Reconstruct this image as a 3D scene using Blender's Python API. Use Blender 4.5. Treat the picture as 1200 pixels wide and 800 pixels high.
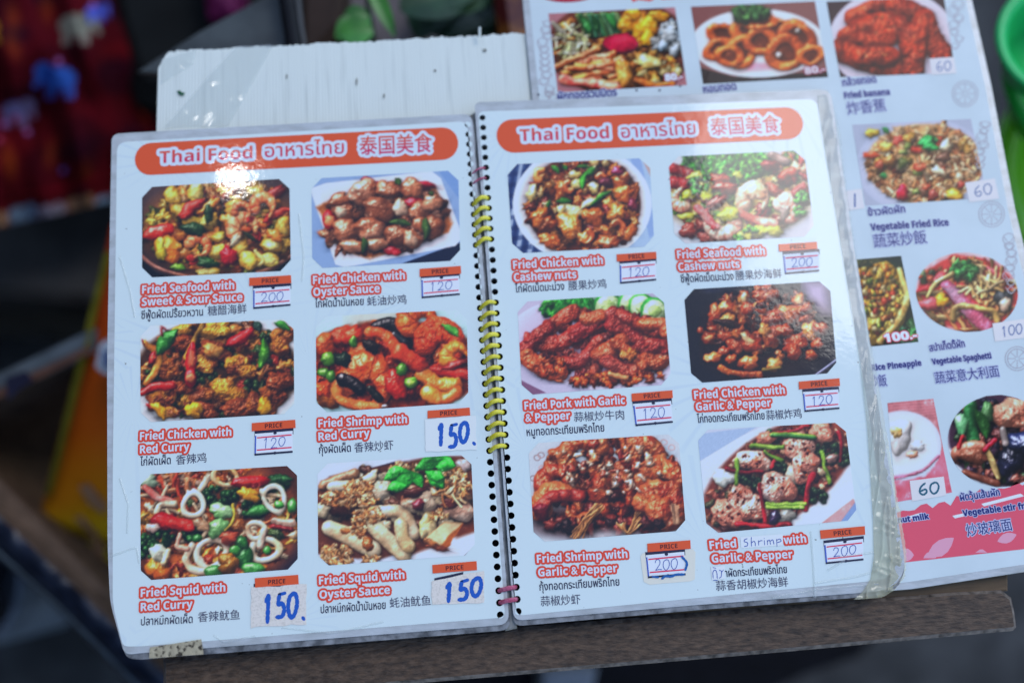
import bpy, math, random, re
import numpy as np
from mathutils import Vector, Matrix, noise as mnoise

for o in list(bpy.data.objects): bpy.data.objects.remove(o)
scene = bpy.context.scene
COL = scene.collection

# ---------------------------------------------------------------- camera
# metres; the open menu lies on z = 0, x to the right along the page, y up the page
CAM_R = np.array([[0.99688, -0.077232, 0.016304], [-0.071885, -0.9736, -0.216647], [0.032605, 0.214799, -0.976114]])
CAM_C = np.array([-7.001203, -116.536211, 559.801539]) / 1000
FPX = 35.0 / 36.0 * 1200
def at(px, py, z=0.0):
    """Point of the level plane at height z seen at pixel (px, py) of the 1200 x 800 photograph."""
    d = CAM_R.T @ np.array([(px - 600) / FPX, (py - 400) / FPX, 1.0])
    t = (z - CAM_C[2]) / d[2]
    return CAM_C + t * d
cd = bpy.data.cameras.new('camera'); cam = bpy.data.objects.new('camera', cd); COL.objects.link(cam)
M = np.eye(4); M[:3, :3] = CAM_R.T @ np.diag([1, -1, -1]); M[:3, 3] = CAM_C
cam.matrix_world = Matrix(M.tolist())
cd.lens = 35; cd.sensor_width = 36; cd.sensor_fit = 'HORIZONTAL'; cd.clip_start = .02; cd.clip_end = 200
cd.dof.use_dof = True; cd.dof.aperture_fstop = 2.0
cd.dof.focus_distance = float((CAM_R @ (at(430, 580) - CAM_C))[2])
scene.camera = cam

# ---------------------------------------------------------------- daylight
SUN_EL, SUN_AZ = math.radians(56), math.radians(50)       # azimuth measured from +y towards +x
w = bpy.data.worlds.new('World'); scene.world = w; w.use_nodes = True
nt = w.node_tree; sky = nt.nodes.new('ShaderNodeTexSky'); sky.sky_type = 'NISHITA'; sky.sun_disc = False
sky.sun_elevation = SUN_EL; sky.sun_rotation = SUN_AZ; sky.air_density = 1.0; sky.dust_density = 0.3; sky.ozone_density = 1.3
bg = nt.nodes['Background']; bg.inputs['Strength'].default_value = 0.145
nt.links.new(sky.outputs['Color'], bg.inputs['Color'])
sl = bpy.data.lights.new('sun', 'SUN'); sl.energy = 0.55; sl.angle = math.radians(25); sl.color = (1.0, .985, .96)
so = bpy.data.objects.new('sun', sl); COL.objects.link(so)
sd = Vector((math.sin(SUN_AZ) * math.cos(SUN_EL), math.cos(SUN_AZ) * math.cos(SUN_EL), math.sin(SUN_EL)))
so.rotation_euler = sd.to_track_quat('Z', 'Y').to_euler(); so.location = sd * 3
scene.view_settings.view_transform = 'Standard'; scene.view_settings.look = 'None'
scene.view_settings.exposure = 0.80; scene.view_settings.gamma = 1.0; scene.view_settings.use_curve_mapping = False
scene.cycles.max_bounces = 8; scene.cycles.use_denoising = True
# the lit bulb of the stall, mirrored in the film over the left heading
p0 = at(276, 208); dv = p0 - CAM_C; dv = dv / np.linalg.norm(dv); dv[2] = -dv[2]; BULB = p0 + dv * 1.25
bl = bpy.data.lights.new('stall_bulb', 'AREA'); bl.shape = 'RECTANGLE'; bl.size = .026; bl.size_y = .012; bl.energy = .14; bl.color = (1, .97, .92)
bo = bpy.data.objects.new('stall_bulb', bl); COL.objects.link(bo); bo.location = BULB.tolist(); bo.rotation_euler = Vector(-dv).to_track_quat('-Z', 'Y').to_euler()

# ---------------------------------------------------------------- helpers
def lin(c):
    c = np.asarray(c, float) / 255; return np.where(c <= .04045, c / 12.92, ((c + .055) / 1.055) ** 2.4)
PAGE = lin((186, 209, 235)) / .80
def ink(c): return np.clip(lin(c) / PAGE, 0.002, .86)      # colour of the print from the colour seen under this sky
def hx(c): return tuple(ink(c)) + (1.0,)

def tag(o, label=None, cat=None, group=None, kind=None):
    if label: o['label'] = label
    if cat: o['category'] = cat
    if group: o['group'] = group
    if kind: o['kind'] = kind
    return o
def empty(name, loc, parent=None):
    o = bpy.data.objects.new(name, None); COL.objects.link(o); o.location = loc; o.empty_display_size = .01
    return o
def setparent(o, p):
    if p is None: return o
    o.parent = p
    if p.type == 'EMPTY': o.matrix_parent_inverse = Matrix.Translation(-Vector(p.location))
    return o

class MB:
    """Collects coloured faces; build() links them as one mesh object."""
    def __init__(s): s.v = []; s.f = []; s.c = []; s.m = []
    def poly(s, pts, col=(1, 1, 1), m=0):
        i = len(s.v); s.v += [tuple(p) for p in pts]; s.f.append(tuple(range(i, i + len(pts)))); s.c.append(tuple(col)); s.m.append(m)
    def mesh(s, V, F, col=(1, 1, 1), m=0):
        i = len(s.v); s.v += [tuple(p) for p in V]; s.f += [tuple(i + k for k in f) for f in F]; s.c += [tuple(col)] * len(F); s.m += [m] * len(F)
    def tube(s, pts, r, col=(1, 1, 1), n=8, m=0, caps=True):
        P = [Vector(p) for p in pts]; i0 = len(s.v); up = Vector((0, 0, 1))
        for k, p in enumerate(P):
            t = (P[min(k + 1, len(P) - 1)] - P[max(k - 1, 0)]).normalized()
            a = t.cross(up); a = a.normalized() if a.length > 1e-6 else Vector((1, 0, 0)); b = a.cross(t)
            rr = r[k] if isinstance(r, (list, tuple)) else r
            for j in range(n):
                q = 2 * math.pi * j / n; s.v.append(tuple(p + (a * math.cos(q) + b * math.sin(q)) * rr))
        for k in range(len(P) - 1):
            for j in range(n):
                s.f.append((i0 + k * n + j, i0 + k * n + (j + 1) % n, i0 + (k + 1) * n + (j + 1) % n, i0 + (k + 1) * n + j)); s.c.append(tuple(col)); s.m.append(m)
        if caps:
            s.f.append(tuple(i0 + j for j in range(n))); s.f.append(tuple(i0 + (len(P) - 1) * n + j for j in range(n))); s.c += [tuple(col)] * 2; s.m += [m] * 2
    def prism(s, pts, z0, z1, col=(1, 1, 1), m=0, bev=0.0, mbev=None):
        """upright slab over a polygon (list of xy or xyz), top edge chamfered by bev"""
        P = [Vector((p[0], p[1], 0)) for p in pts]; n = len(P)
        if sum(P[i].x * P[(i + 1) % n].y - P[(i + 1) % n].x * P[i].y for i in range(n)) < 0: P.reverse()
        cen = sum(P, Vector()) / n; rings = [(P, z0)]
        if bev > 0:
            ins = []
            for i in range(n):
                a = (P[i] - P[i - 1]).normalized(); b = (P[(i + 1) % n] - P[i]).normalized()
                na, nb = Vector((-a.y, a.x, 0)), Vector((-b.y, b.x, 0)); q = (na + nb); q = q / max(q.length_squared, .5) * 2 / 1
                ins.append(P[i] + (na + nb) * bev / max(1 + na.dot(nb), .4))
            rings += [(P, z1 - bev), (ins, z1)]
        else: rings += [(P, z1)]
        i0 = len(s.v)
        for R, z in rings: s.v += [(p.x, p.y, z) for p in R]
        for k in range(len(rings) - 1):
            for j in range(n):
                s.f.append((i0 + k * n + j, i0 + k * n + (j + 1) % n, i0 + (k + 1) * n + (j + 1) % n, i0 + (k + 1) * n + j)); s.c.append(tuple(col)); s.m.append(mbev if mbev is not None and k == 1 else m)
        s.f.append(tuple(i0 + (len(rings) - 1) * n + j for j in range(n))); s.f.append(tuple(i0 + n - 1 - j for j in range(n))); s.c += [tuple(col)] * 2; s.m += [m] * 2
    def build(s, name, mats, parent=None, smooth=False):
        me = bpy.data.meshes.new(name); me.from_pydata(s.v, [], s.f)
        mats = mats if isinstance(mats, (list, tuple)) else [mats]
        for m in mats: me.materials.append(m)
        me.polygons.foreach_set('material_index', s.m)
        at_ = me.attributes.new('Col', 'FLOAT_COLOR', 'FACE'); cc = np.ones((len(s.f), 4)); cc[:, :3] = np.array(s.c).reshape(-1, 3); at_.data.foreach_set('color', cc.ravel())
        if smooth: me.polygons.foreach_set('use_smooth', [True] * len(s.f))
        me.update(); o = bpy.data.objects.new(name, me); COL.objects.link(o); return setparent(o, parent)

def grid_obj(name, V, nx, ny, mat, parent=None, col=None, smooth=True):
    """V (ny, nx, 3) grid of points"""
    me = bpy.data.meshes.new(name); V = np.asarray(V, float)
    i, j = np.meshgrid(np.arange(nx - 1), np.arange(ny - 1)); a = (j * nx + i).ravel()
    F = np.stack([a, a + 1, a + 1 + nx, a + nx], 1)
    P = V.reshape(-1, 3); n = np.cross(P[F[0, 1]] - P[F[0, 0]], P[F[0, 3]] - P[F[0, 0]])
    if n[2] < 0: F = F[:, ::-1]
    me.vertices.add(nx * ny); me.vertices.foreach_set('co', P.ravel())
    me.loops.add(F.size); me.loops.foreach_set('vertex_index', F.ravel().astype(np.int32))
    me.polygons.add(len(F)); me.polygons.foreach_set('loop_start', np.arange(0, F.size, 4, dtype=np.int32))
    me.update(calc_edges=True)
    if smooth: me.polygons.foreach_set('use_smooth', np.ones(len(F), bool))
    if col is not None:
        at_ = me.attributes.new('Col', 'FLOAT_COLOR', 'POINT'); cc = np.ones((nx * ny, 4)); cc[:, :3] = np.asarray(col).reshape(-1, 3); at_.data.foreach_set('color', cc.ravel())
    me.materials.append(mat); o = bpy.data.objects.new(name, me); COL.objects.link(o); return setparent(o, parent)

# ---------------------------------------------------------------- materials
def new_mat(name):
    m = bpy.data.materials.new(name); m.use_nodes = True; n = m.node_tree.nodes; return m, n, m.node_tree.links, n['Principled BSDF']
def film_coat(n, l, b, weight=.42, rough=.07, amp=.13):
    """thin glossy film with slow ripples and fine scratches, in place coordinates so that it runs on over every print"""
    g = n.new('ShaderNodeNewGeometry')
    a = n.new('ShaderNodeTexNoise'); a.inputs['Scale'].default_value = 55; a.inputs['Detail'].default_value = 3
    c = n.new('ShaderNodeTexNoise'); c.inputs['Scale'].default_value = 420; c.inputs['Detail'].default_value = 2
    mx = n.new('ShaderNodeMath'); mx.operation = 'MULTIPLY_ADD'; mx.inputs[1].default_value = .16
    bp = n.new('ShaderNodeBump'); bp.inputs['Strength'].default_value = amp; bp.inputs['Distance'].default_value = .0012
    l.new(g.outputs['Position'], a.inputs['Vector']); l.new(g.outputs['Position'], c.inputs['Vector'])
    l.new(c.outputs['Fac'], mx.inputs[0]); l.new(a.outputs['Fac'], mx.inputs[2]); l.new(mx.outputs[0], bp.inputs['Height'])
    b.inputs['Coat Weight'].default_value = weight; b.inputs['Coat Roughness'].default_value = rough
    l.new(bp.outputs['Normal'], b.inputs['Coat Normal']); return g
def mat_print(name, rough=.6, coat=1.0, dirt=.0):
    m, n, l, b = new_mat(name); a = n.new('ShaderNodeAttribute'); a.attribute_name = 'Col'
    b.inputs['Roughness'].default_value = rough; b.inputs['Specular IOR Level'].default_value = .1
    g = film_coat(n, l, b, coat)
    if dirt:
        t = n.new('ShaderNodeTexNoise'); t.inputs['Scale'].default_value = 900; t.inputs['Detail'].default_value = 4
        r = n.new('ShaderNodeValToRGB'); r.color_ramp.elements[0].position = .34; r.color_ramp.elements[1].position = .52; r.color_ramp.elements[0].color = (1 - dirt, 1 - dirt, 1 - dirt * 1.1, 1)
        mm = n.new('ShaderNodeMix'); mm.data_type = 'RGBA'; mm.blend_type = 'MULTIPLY'; mm.inputs['Factor'].default_value = 1
        l.new(g.outputs['Position'], t.inputs['Vector']); l.new(t.outputs['Fac'], r.inputs['Fac']); l.new(a.outputs['Color'], mm.inputs['A']); l.new(r.outputs['Color'], mm.inputs['B']); l.new(mm.outputs['Result'], b.inputs['Base Color'])
    else: l.new(a.outputs['Color'], b.inputs['Base Color'])
    return m
def mat_noise(name, c1, c2, scale=30, rough=.6, detail=5, bump=0, bscale=None, stretch=None, lo=.35, hi=.65, metal=0, spec=.4, coat=0):
    m, n, l, b = new_mat(name); g = n.new('ShaderNodeNewGeometry'); v = g.outputs['Position']
    if stretch:
        mp = n.new('ShaderNodeMapping'); mp.inputs['Scale'].default_value = stretch[0]; mp.inputs['Rotation'].default_value = (0, 0, stretch[1] if len(stretch) > 1 else 0)
        l.new(v, mp.inputs['Vector']); v = mp.outputs['Vector']
    t = n.new('ShaderNodeTexNoise'); t.inputs['Scale'].default_value = scale; t.inputs['Detail'].default_value = detail
    r = n.new('ShaderNodeValToRGB'); e = r.color_ramp.elements; e[0].position = lo; e[1].position = hi; e[0].color = tuple(c1) + (1,); e[1].color = tuple(c2) + (1,)
    l.new(v, t.inputs['Vector']); l.new(t.outputs['Fac'], r.inputs['Fac']); l.new(r.outputs['Color'], b.inputs['Base Color'])
    b.inputs['Roughness'].default_value = rough; b.inputs['Metallic'].default_value = metal; b.inputs['Specular IOR Level'].default_value = spec
    if coat: b.inputs['Coat Weight'].default_value = coat; b.inputs['Coat Roughness'].default_value = .1
    if bump:
        t2 = n.new('ShaderNodeTexNoise'); t2.inputs['Scale'].default_value = bscale or scale; t2.inputs['Detail'].default_value = 6; l.new(v, t2.inputs['Vector'])
        bp = n.new('ShaderNodeBump'); bp.inputs['Strength'].default_value = bump; bp.inputs['Distance'].default_value = .002; l.new(t2.outputs['Fac'], bp.inputs['Height']); l.new(bp.outputs['Normal'], b.inputs['Normal'])
    return m
def mat_paper():
    """white menu paper under film, with the faint printed flower-line pattern and a little yellowing"""
    m, n, l, b = new_mat('menu_paper'); g = film_coat(n, l, b, 1.0)
    vo = n.new('ShaderNodeTexVoronoi'); vo.inputs['Scale'].default_value = 17; vo.feature = 'F1'
    wv = n.new('ShaderNodeTexWave'); wv.wave_type = 'RINGS'; wv.inputs['Scale'].default_value = 1
    # radiating petals round each cell centre
    sub = n.new('ShaderNodeVectorMath'); sub.operation = 'SUBTRACT'
    sep = n.new('ShaderNodeSeparateXYZ'); at2 = n.new('ShaderNodeMath'); at2.operation = 'ARCTAN2'
    mul = n.new('ShaderNodeMath'); mul.operation = 'MULTIPLY'; mul.inputs[1].default_value = 24
    si = n.new('ShaderNodeMath'); si.operation = 'SINE'
    r = n.new('ShaderNodeValToRGB'); e = r.color_ramp.elements; e[0].position = .55; e[0].color = (0, 0, 0, 1); e[1].position = .95; e[1].color = (1, 1, 1, 1)
    nz = n.new('ShaderNodeTexNoise'); nz.inputs['Scale'].default_value = 12; nz.inputs['Detail'].default_value = 3
    r2 = n.new('ShaderNodeValToRGB'); r2.color_ramp.elements[0].position = .50; r2.color_ramp.elements[1].position = .66
    m1 = n.new('ShaderNodeMath'); m1.operation = 'MULTIPLY'
    m2 = n.new('ShaderNodeMath'); m2.operation = 'MULTIPLY'; m2.inputs[1].default_value = .30
    mix = n.new('ShaderNodeMix'); mix.data_type = 'RGBA'; mix.inputs['A'].default_value = (.755, .83, .775, 1); mix.inputs['B'].default_value = (.54, .64, .72, 1)
    P = g.outputs['Position']
    mp = n.new('ShaderNodeMapping'); mp.inputs['Scale'].default_value = (17, 17, 17); l.new(P, mp.inputs['Vector'])
    vo.inputs['Scale'].default_value = 1; l.new(mp.outputs['Vector'], vo.inputs['Vector']); l.new(mp.outputs['Vector'], sub.inputs[0]); l.new(vo.outputs['Position'], sub.inputs[1]); l.new(sub.outputs['Vector'], sep.inputs[0])
    l.new(sep.outputs['Y'], at2.inputs[0]); l.new(sep.outputs['X'], at2.inputs[1]); l.new(at2.outputs[0], mul.inputs[0]); l.new(mul.outputs[0], si.inputs[0]); l.new(si.outputs[0], r.inputs['Fac'])
    l.new(P, nz.inputs['Vector']); l.new(nz.outputs['Fac'], r2.inputs['Fac']); l.new(r.outputs['Color'], m1.inputs[0]); l.new(r2.outputs['Color'], m1.inputs[1]); l.new(m1.outputs[0], m2.inputs[0]); l.new(m2.outputs[0], mix.inputs['Factor'])
    sp = n.new('ShaderNodeTexNoise'); sp.inputs['Scale'].default_value = 260; sp.inputs['Detail'].default_value = 2
    r3 = n.new('ShaderNodeValToRGB'); r3.color_ramp.elements[0].position = .235; r3.color_ramp.elements[1].position = .265; r3.color_ramp.elements[0].color = (.35, .32, .28, 1)
    mx = n.new('ShaderNodeMix'); mx.data_type = 'RGBA'; mx.blend_type = 'MULTIPLY'; mx.inputs['Factor'].default_value = 1
    l.new(P, sp.inputs['Vector']); l.new(sp.outputs['Fac'], r3.inputs['Fac']); l.new(mix.outputs['Result'], mx.inputs['A']); l.new(r3.outputs['Color'], mx.inputs['B']); l.new(mx.outputs['Result'], b.inputs['Base Color'])
    b.inputs['Roughness'].default_value = .6; b.inputs['Specular IOR Level'].default_value = .2; return m
M_PRINT = mat_print('film_covered_print'); M_PRINT2 = mat_print('poster_print', coat=.16); M_SLIP = mat_print('price_slip', coat=.35, dirt=.0); M_SLIP_OLD = mat_print('worn_price_slip', coat=.25, dirt=.16)
M_PAPER = mat_paper()
M_FILM = mat_noise('grey_film_edge', (.38, .385, .36), (.55, .56, .55), 60, .3, bump=.15, bscale=260, coat=.5, lo=.25, hi=.6, stretch=((1, 2.5, 1),))
M_FILM_DIRTY_SHADED = mat_noise('old_page_edges_shaded', (.09, .09, .09), (.30, .30, .30), 160, .35, bump=.3)  # dirty grey, colour darkened for edges facing away from the light
M_BLACK = mat_noise('hole_shade_black', (.004, .004, .005), (.012, .012, .014), 60, .7)
M_YELLOW = mat_noise('yellow_coil', (.66, .56, .02), (.80, .70, .05), 120, .35, coat=.25)
M_PINK = mat_noise('pink_cord', (.46, .06, .13), (.66, .20, .30), 420, .6, bump=.8, bscale=900)
M_TAPE = mat_noise('dirty_tape', (.05, .038, .022), (.44, .37, .24), 380, .6, lo=.36, hi=.50, bump=.4)
M_CORR = mat_noise('white_corrugated_plastic', (.62, .645, .57), (.765, .79, .70), 30, .5, stretch=((9, .5, 1),), lo=.25, hi=.45, spec=.3)
M_WOOD = mat_noise('worn_brown_wood', (.030, .0175, .010), (.138, .082, .047), 360, .55, detail=10, stretch=((.45, 1.45, 1.45), .07), lo=.28, hi=.76, bump=.6, bscale=420)
M_WORN = mat_noise('worn_wood_edge', (.045, .035, .03), (.20, .165, .14), 200, .5, bump=.5, lo=.3, hi=.6)
M_WOOD2 = mat_noise('raw_brown_wood', (.05, .03, .015), (.16, .10, .05), 20, .7, stretch=((1, 9, 9), .1), bump=.4)

# ---------------------------------------------------------------- lettering
_gc = {}
def sans(s, bold=True):
    a, b_ = (0x1D5D4, 0x1D5EE) if bold else (0x1D5A0, 0x1D5BA); o = ''
    for ch in s:
        if 'A' <= ch <= 'Z': o += chr(a + ord(ch) - 65)
        elif 'a' <= ch <= 'z': o += chr(b_ + ord(ch) - 97)
        elif '0' <= ch <= '9': o += chr((0x1D7EC if bold else 0x1D7E2) + ord(ch) - 48)
        else: o += ch
    return o
def glyphs(s):
    if s in _gc: return _gc[s]
    c = bpy.data.curves.new('lettering', 'FONT'); c.body = s; c.size = 1; c.resolution_u = 3; c.fill_mode = 'FRONT'
    o = bpy.data.objects.new('lettering', c); COL.objects.link(o)
    dg = bpy.context.evaluated_depsgraph_get(); ev = o.evaluated_get(dg); m = ev.to_mesh()
    V = np.array([v.co[:2] for v in m.vertices]); F = [tuple(p.vertices) for p in m.polygons]; k = {}
    for p in m.polygons:
        for e in p.edge_keys: k[e] = k.get(e, 0) + 1
    E = [e for e, q in k.items() if q == 1]; ev.to_mesh_clear(); bpy.data.objects.remove(o); bpy.data.curves.remove(c)
    _gc[s] = (V, F, E); return _gc[s]
def letter(mb, s, A, B, h, z, fill, bold=0.0, outline=0.0, ocol=None, grad=None, ref=None, m=0, zo=.00003):
    """Lettering whose baseline runs from pixel A to pixel B on the plane z; h = height in pixels of its reference letter."""
    lat = bool(re.match(r'[ -~]', s)); V, F, E = glyphs(sans(s) if lat else s); ref = ref or (sans('H') if lat else ('国' if ord(s[0]) > 0x2e00 else 'ก'))
    RV = glyphs(ref)[0]; rh = RV[:, 1].max() - max(RV[:, 1].min(), 0) if ref != '国' else RV[:, 1].max() - RV[:, 1].min()
    a, b = at(*A, z)[:2], at(*B, z)[:2]; u = b - a; L = np.hypot(*u); u = u / L; v = np.array([-u[1], u[0]])
    mid = ((A[0] + B[0]) / 2, (A[1] + B[1]) / 2); H = np.hypot(*(at(mid[0], mid[1] - h, z)[:2] - at(*mid, z)[:2]))
    sx = L / (V[:, 0].max() - V[:, 0].min()); sy = H / rh; y0 = RV[:, 1].min() if ref == '国' else 0
    W = a + ((V[:, 0] - V[:, 0].min()) * sx)[:, None] * u + ((V[:, 1] - y0) * sy)[:, None] * v
    px = np.hypot(*(at(mid[0] + 1, mid[1], z)[:2] - at(*mid, z)[:2]))
    def caps(r, zz, col, n):
        ng = 0
        for (i, j) in E:
            p, q = W[i], W[j]; d = q - p; l = np.hypot(*d)
            if l < 1e-9: continue
            t = math.atan2(d[1], d[0]); pts = []
            for k in range(n + 1): an = t + math.pi / 2 + math.pi * k / n; pts.append((p[0] + r * math.cos(an), p[1] + r * math.sin(an)))
            for k in range(n + 1): an = t - math.pi / 2 + math.pi * k / n; pts.append((q[0] + r * math.cos(an), q[1] + r * math.sin(an)))
            ng += 1; zk = zz + (ng * .618034 % 1) * 1.2e-5
            mb.poly([(x, y, zk) for x, y in pts], col, m)
    if outline: caps(outline * px, z, ocol, 4); z1 = z + zo
    else: z1 = z
    if grad is None: cf = [tuple(fill)] * len(F)
    else:
        y = V[:, 1]; top = y.max()
        cf = [tuple(np.array(fill) * (k := min(1, max(0, np.mean([y[i] for i in f]) / top))) + np.array(grad) * (1 - k)) for f in F]
    if bold:
        if grad is None: caps(bold * px, z1, fill, 3)
        else:
            ng = 0; top = V[:, 1].max()
            for (i, j) in E:
                p, q = W[i], W[j]; d = q - p; l = np.hypot(*d)
                if l < 1e-9: continue
                t = math.atan2(d[1], d[0]); r = bold * px; k = min(1, max(0, (V[i, 1] + V[j, 1]) / 2 / top)); ng += 1
                pts = [(p[0] + r * math.cos(t + math.pi / 2 + math.pi * g / 3), p[1] + r * math.sin(t + math.pi / 2 + math.pi * g / 3)) for g in range(4)] + [(q[0] + r * math.cos(t - math.pi / 2 + math.pi * g / 3), q[1] + r * math.sin(t - math.pi / 2 + math.pi * g / 3)) for g in range(4)]
                mb.poly([(x, y, z1 + (ng * .618034 % 1) * 1.2e-5) for x, y in pts], np.array(fill) * k + np.array(grad) * (1 - k), m)
    z2 = z1 + .000014
    for k, f in enumerate(F): zz = z2 + (k * .618034 % 1) * 1.1e-5; mb.poly([(W[i][0], W[i][1], zz) for i in f], cf[k], m)
def quadmap(q, z):
    """(s, t) in the unit square -> point on plane z inside the pixel quad TL, TR, BR, BL"""
    q = [np.array(p, float) for p in q]
    def f(s, t, zz=z):
        p = (q[0] * (1 - s) + q[1] * s) * (1 - t) + (q[3] * (1 - s) + q[2] * s) * t
        return at(p[0], p[1], zz)
    return f
def stroke(mb, pts, f, wd, z, col, m=0):
    """pen line through unit-square points"""
    P = np.array(pts, float); o = []
    if len(P) > 2:
        Q = np.vstack([2 * P[0] - P[1], P, 2 * P[-1] - P[-2]])
        for i in range(1, len(Q) - 2):
            for t in np.linspace(0, 1, 6)[:-1]:
                o.append(.5 * ((2 * Q[i]) + (Q[i + 1] - Q[i - 1]) * t + (2 * Q[i - 1] - 5 * Q[i] + 4 * Q[i + 1] - Q[i + 2]) * t * t + (3 * Q[i] - Q[i - 1] - 3 * Q[i + 1] + Q[i + 2]) * t ** 3))
        P = np.array(o + [Q[-2]])
    W = np.array([f(a, b)[:2] for a, b in P])
    for k in range(len(W) - 1):
        d = W[k + 1] - W[k]; t = math.atan2(d[1], d[0]); r = wd * (.85 + .3 * math.sin(k * 1.3) ** 2) / 2
        pts = [(W[k][0] + r * math.cos(t + math.pi / 2 + math.pi * g / 4), W[k][1] + r * math.sin(t + math.pi / 2 + math.pi * g / 4)) for g in range(5)] + [(W[k + 1][0] + r * math.cos(t - math.pi / 2 + math.pi * g / 4), W[k + 1][1] + r * math.sin(t - math.pi / 2 + math.pi * g / 4)) for g in range(5)]
        mb.poly([(x, y, z + (k * .618034 % 1) * 1.5e-5) for x, y in pts], col, m)
DIG = {'0': [[(.55, .08), (.2, .2), (.05, .6), (.3, .95), (.7, .85), (.95, .45), (.8, .12), (.5, .06)]],
       '1': [[(.3, .25), (.55, .05), (.5, .5), (.45, .97)]], '2': [[(.1, .3), (.3, .06), (.7, .1), (.75, .4), (.3, .8), (.08, .95), (.5, .9), (.95, .92)]],
       '5': [[(.4, .08), (.3, .45), (.65, .42), (.9, .65), (.7, .92), (.15, .95)], [(.4, .08), (.95, .04)]], '6': [[(.75, .05), (.3, .3), (.1, .7), (.4, .97), (.8, .8), (.7, .55), (.2, .65)]],
       'I': [[(.55, .0), (.45, .5), (.35, 1.0)]], '.': [[(.3, .9), (.4, .95)]]}
def digits(mb, s, f, box, wd, z, col, m=0, gap=.12, rnd=None):
    x0, y0, x1, y1 = box; n = len(s); cw = (x1 - x0) / (n - .5 if s[-1] == '.' else n)
    for i, ch in enumerate(s):
        dy = (rnd.uniform(-.03, .03) if rnd else 0); sc = (rnd.uniform(.92, 1.06) if rnd else 1)
        for st in DIG[ch]:
            stroke(mb, [(x0 + cw * i + (gap / 2 + a * (1 - gap)) * cw, y0 + dy + b * sc * (y1 - y0)) for a, b in st], f, wd, z, col, m)
# ---------------------------------------------------------------- printed dish pictures
# Each picture is painted as a small colour field (numpy) and carried by the vertices of a flat printed sheet.
def _noise_tile(n=512, seed=3):
    r = np.random.RandomState(seed); out = np.zeros((n, n)); amp = 1.0
    for k in (8, 16, 32, 64, 128, 256):
        g = r.rand(k, k); g = np.concatenate([g, g[:1]], 0); g = np.concatenate([g, g[:, :1]], 1)
        t = np.linspace(0, k, n, endpoint=False); i = t.astype(int); f = t - i; f = f * f * (3 - 2 * f)
        a = g[i][:, i] * (1 - f)[None, :] + g[i][:, i + 1] * f[None, :]
        b = g[i + 1][:, i] * (1 - f)[None, :] + g[i + 1][:, i + 1] * f[None, :]
        out += amp * (a * (1 - f)[:, None] + b * f[:, None]); amp *= 0.55
    out -= out.mean(); return out / out.std()
NT = _noise_tile()
LD = np.array([-0.38, -0.62, 0.68]); LD /= np.linalg.norm(LD)
HV = LD + np.array([0, 0, 1.0]); HV /= np.linalg.norm(HV)

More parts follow.
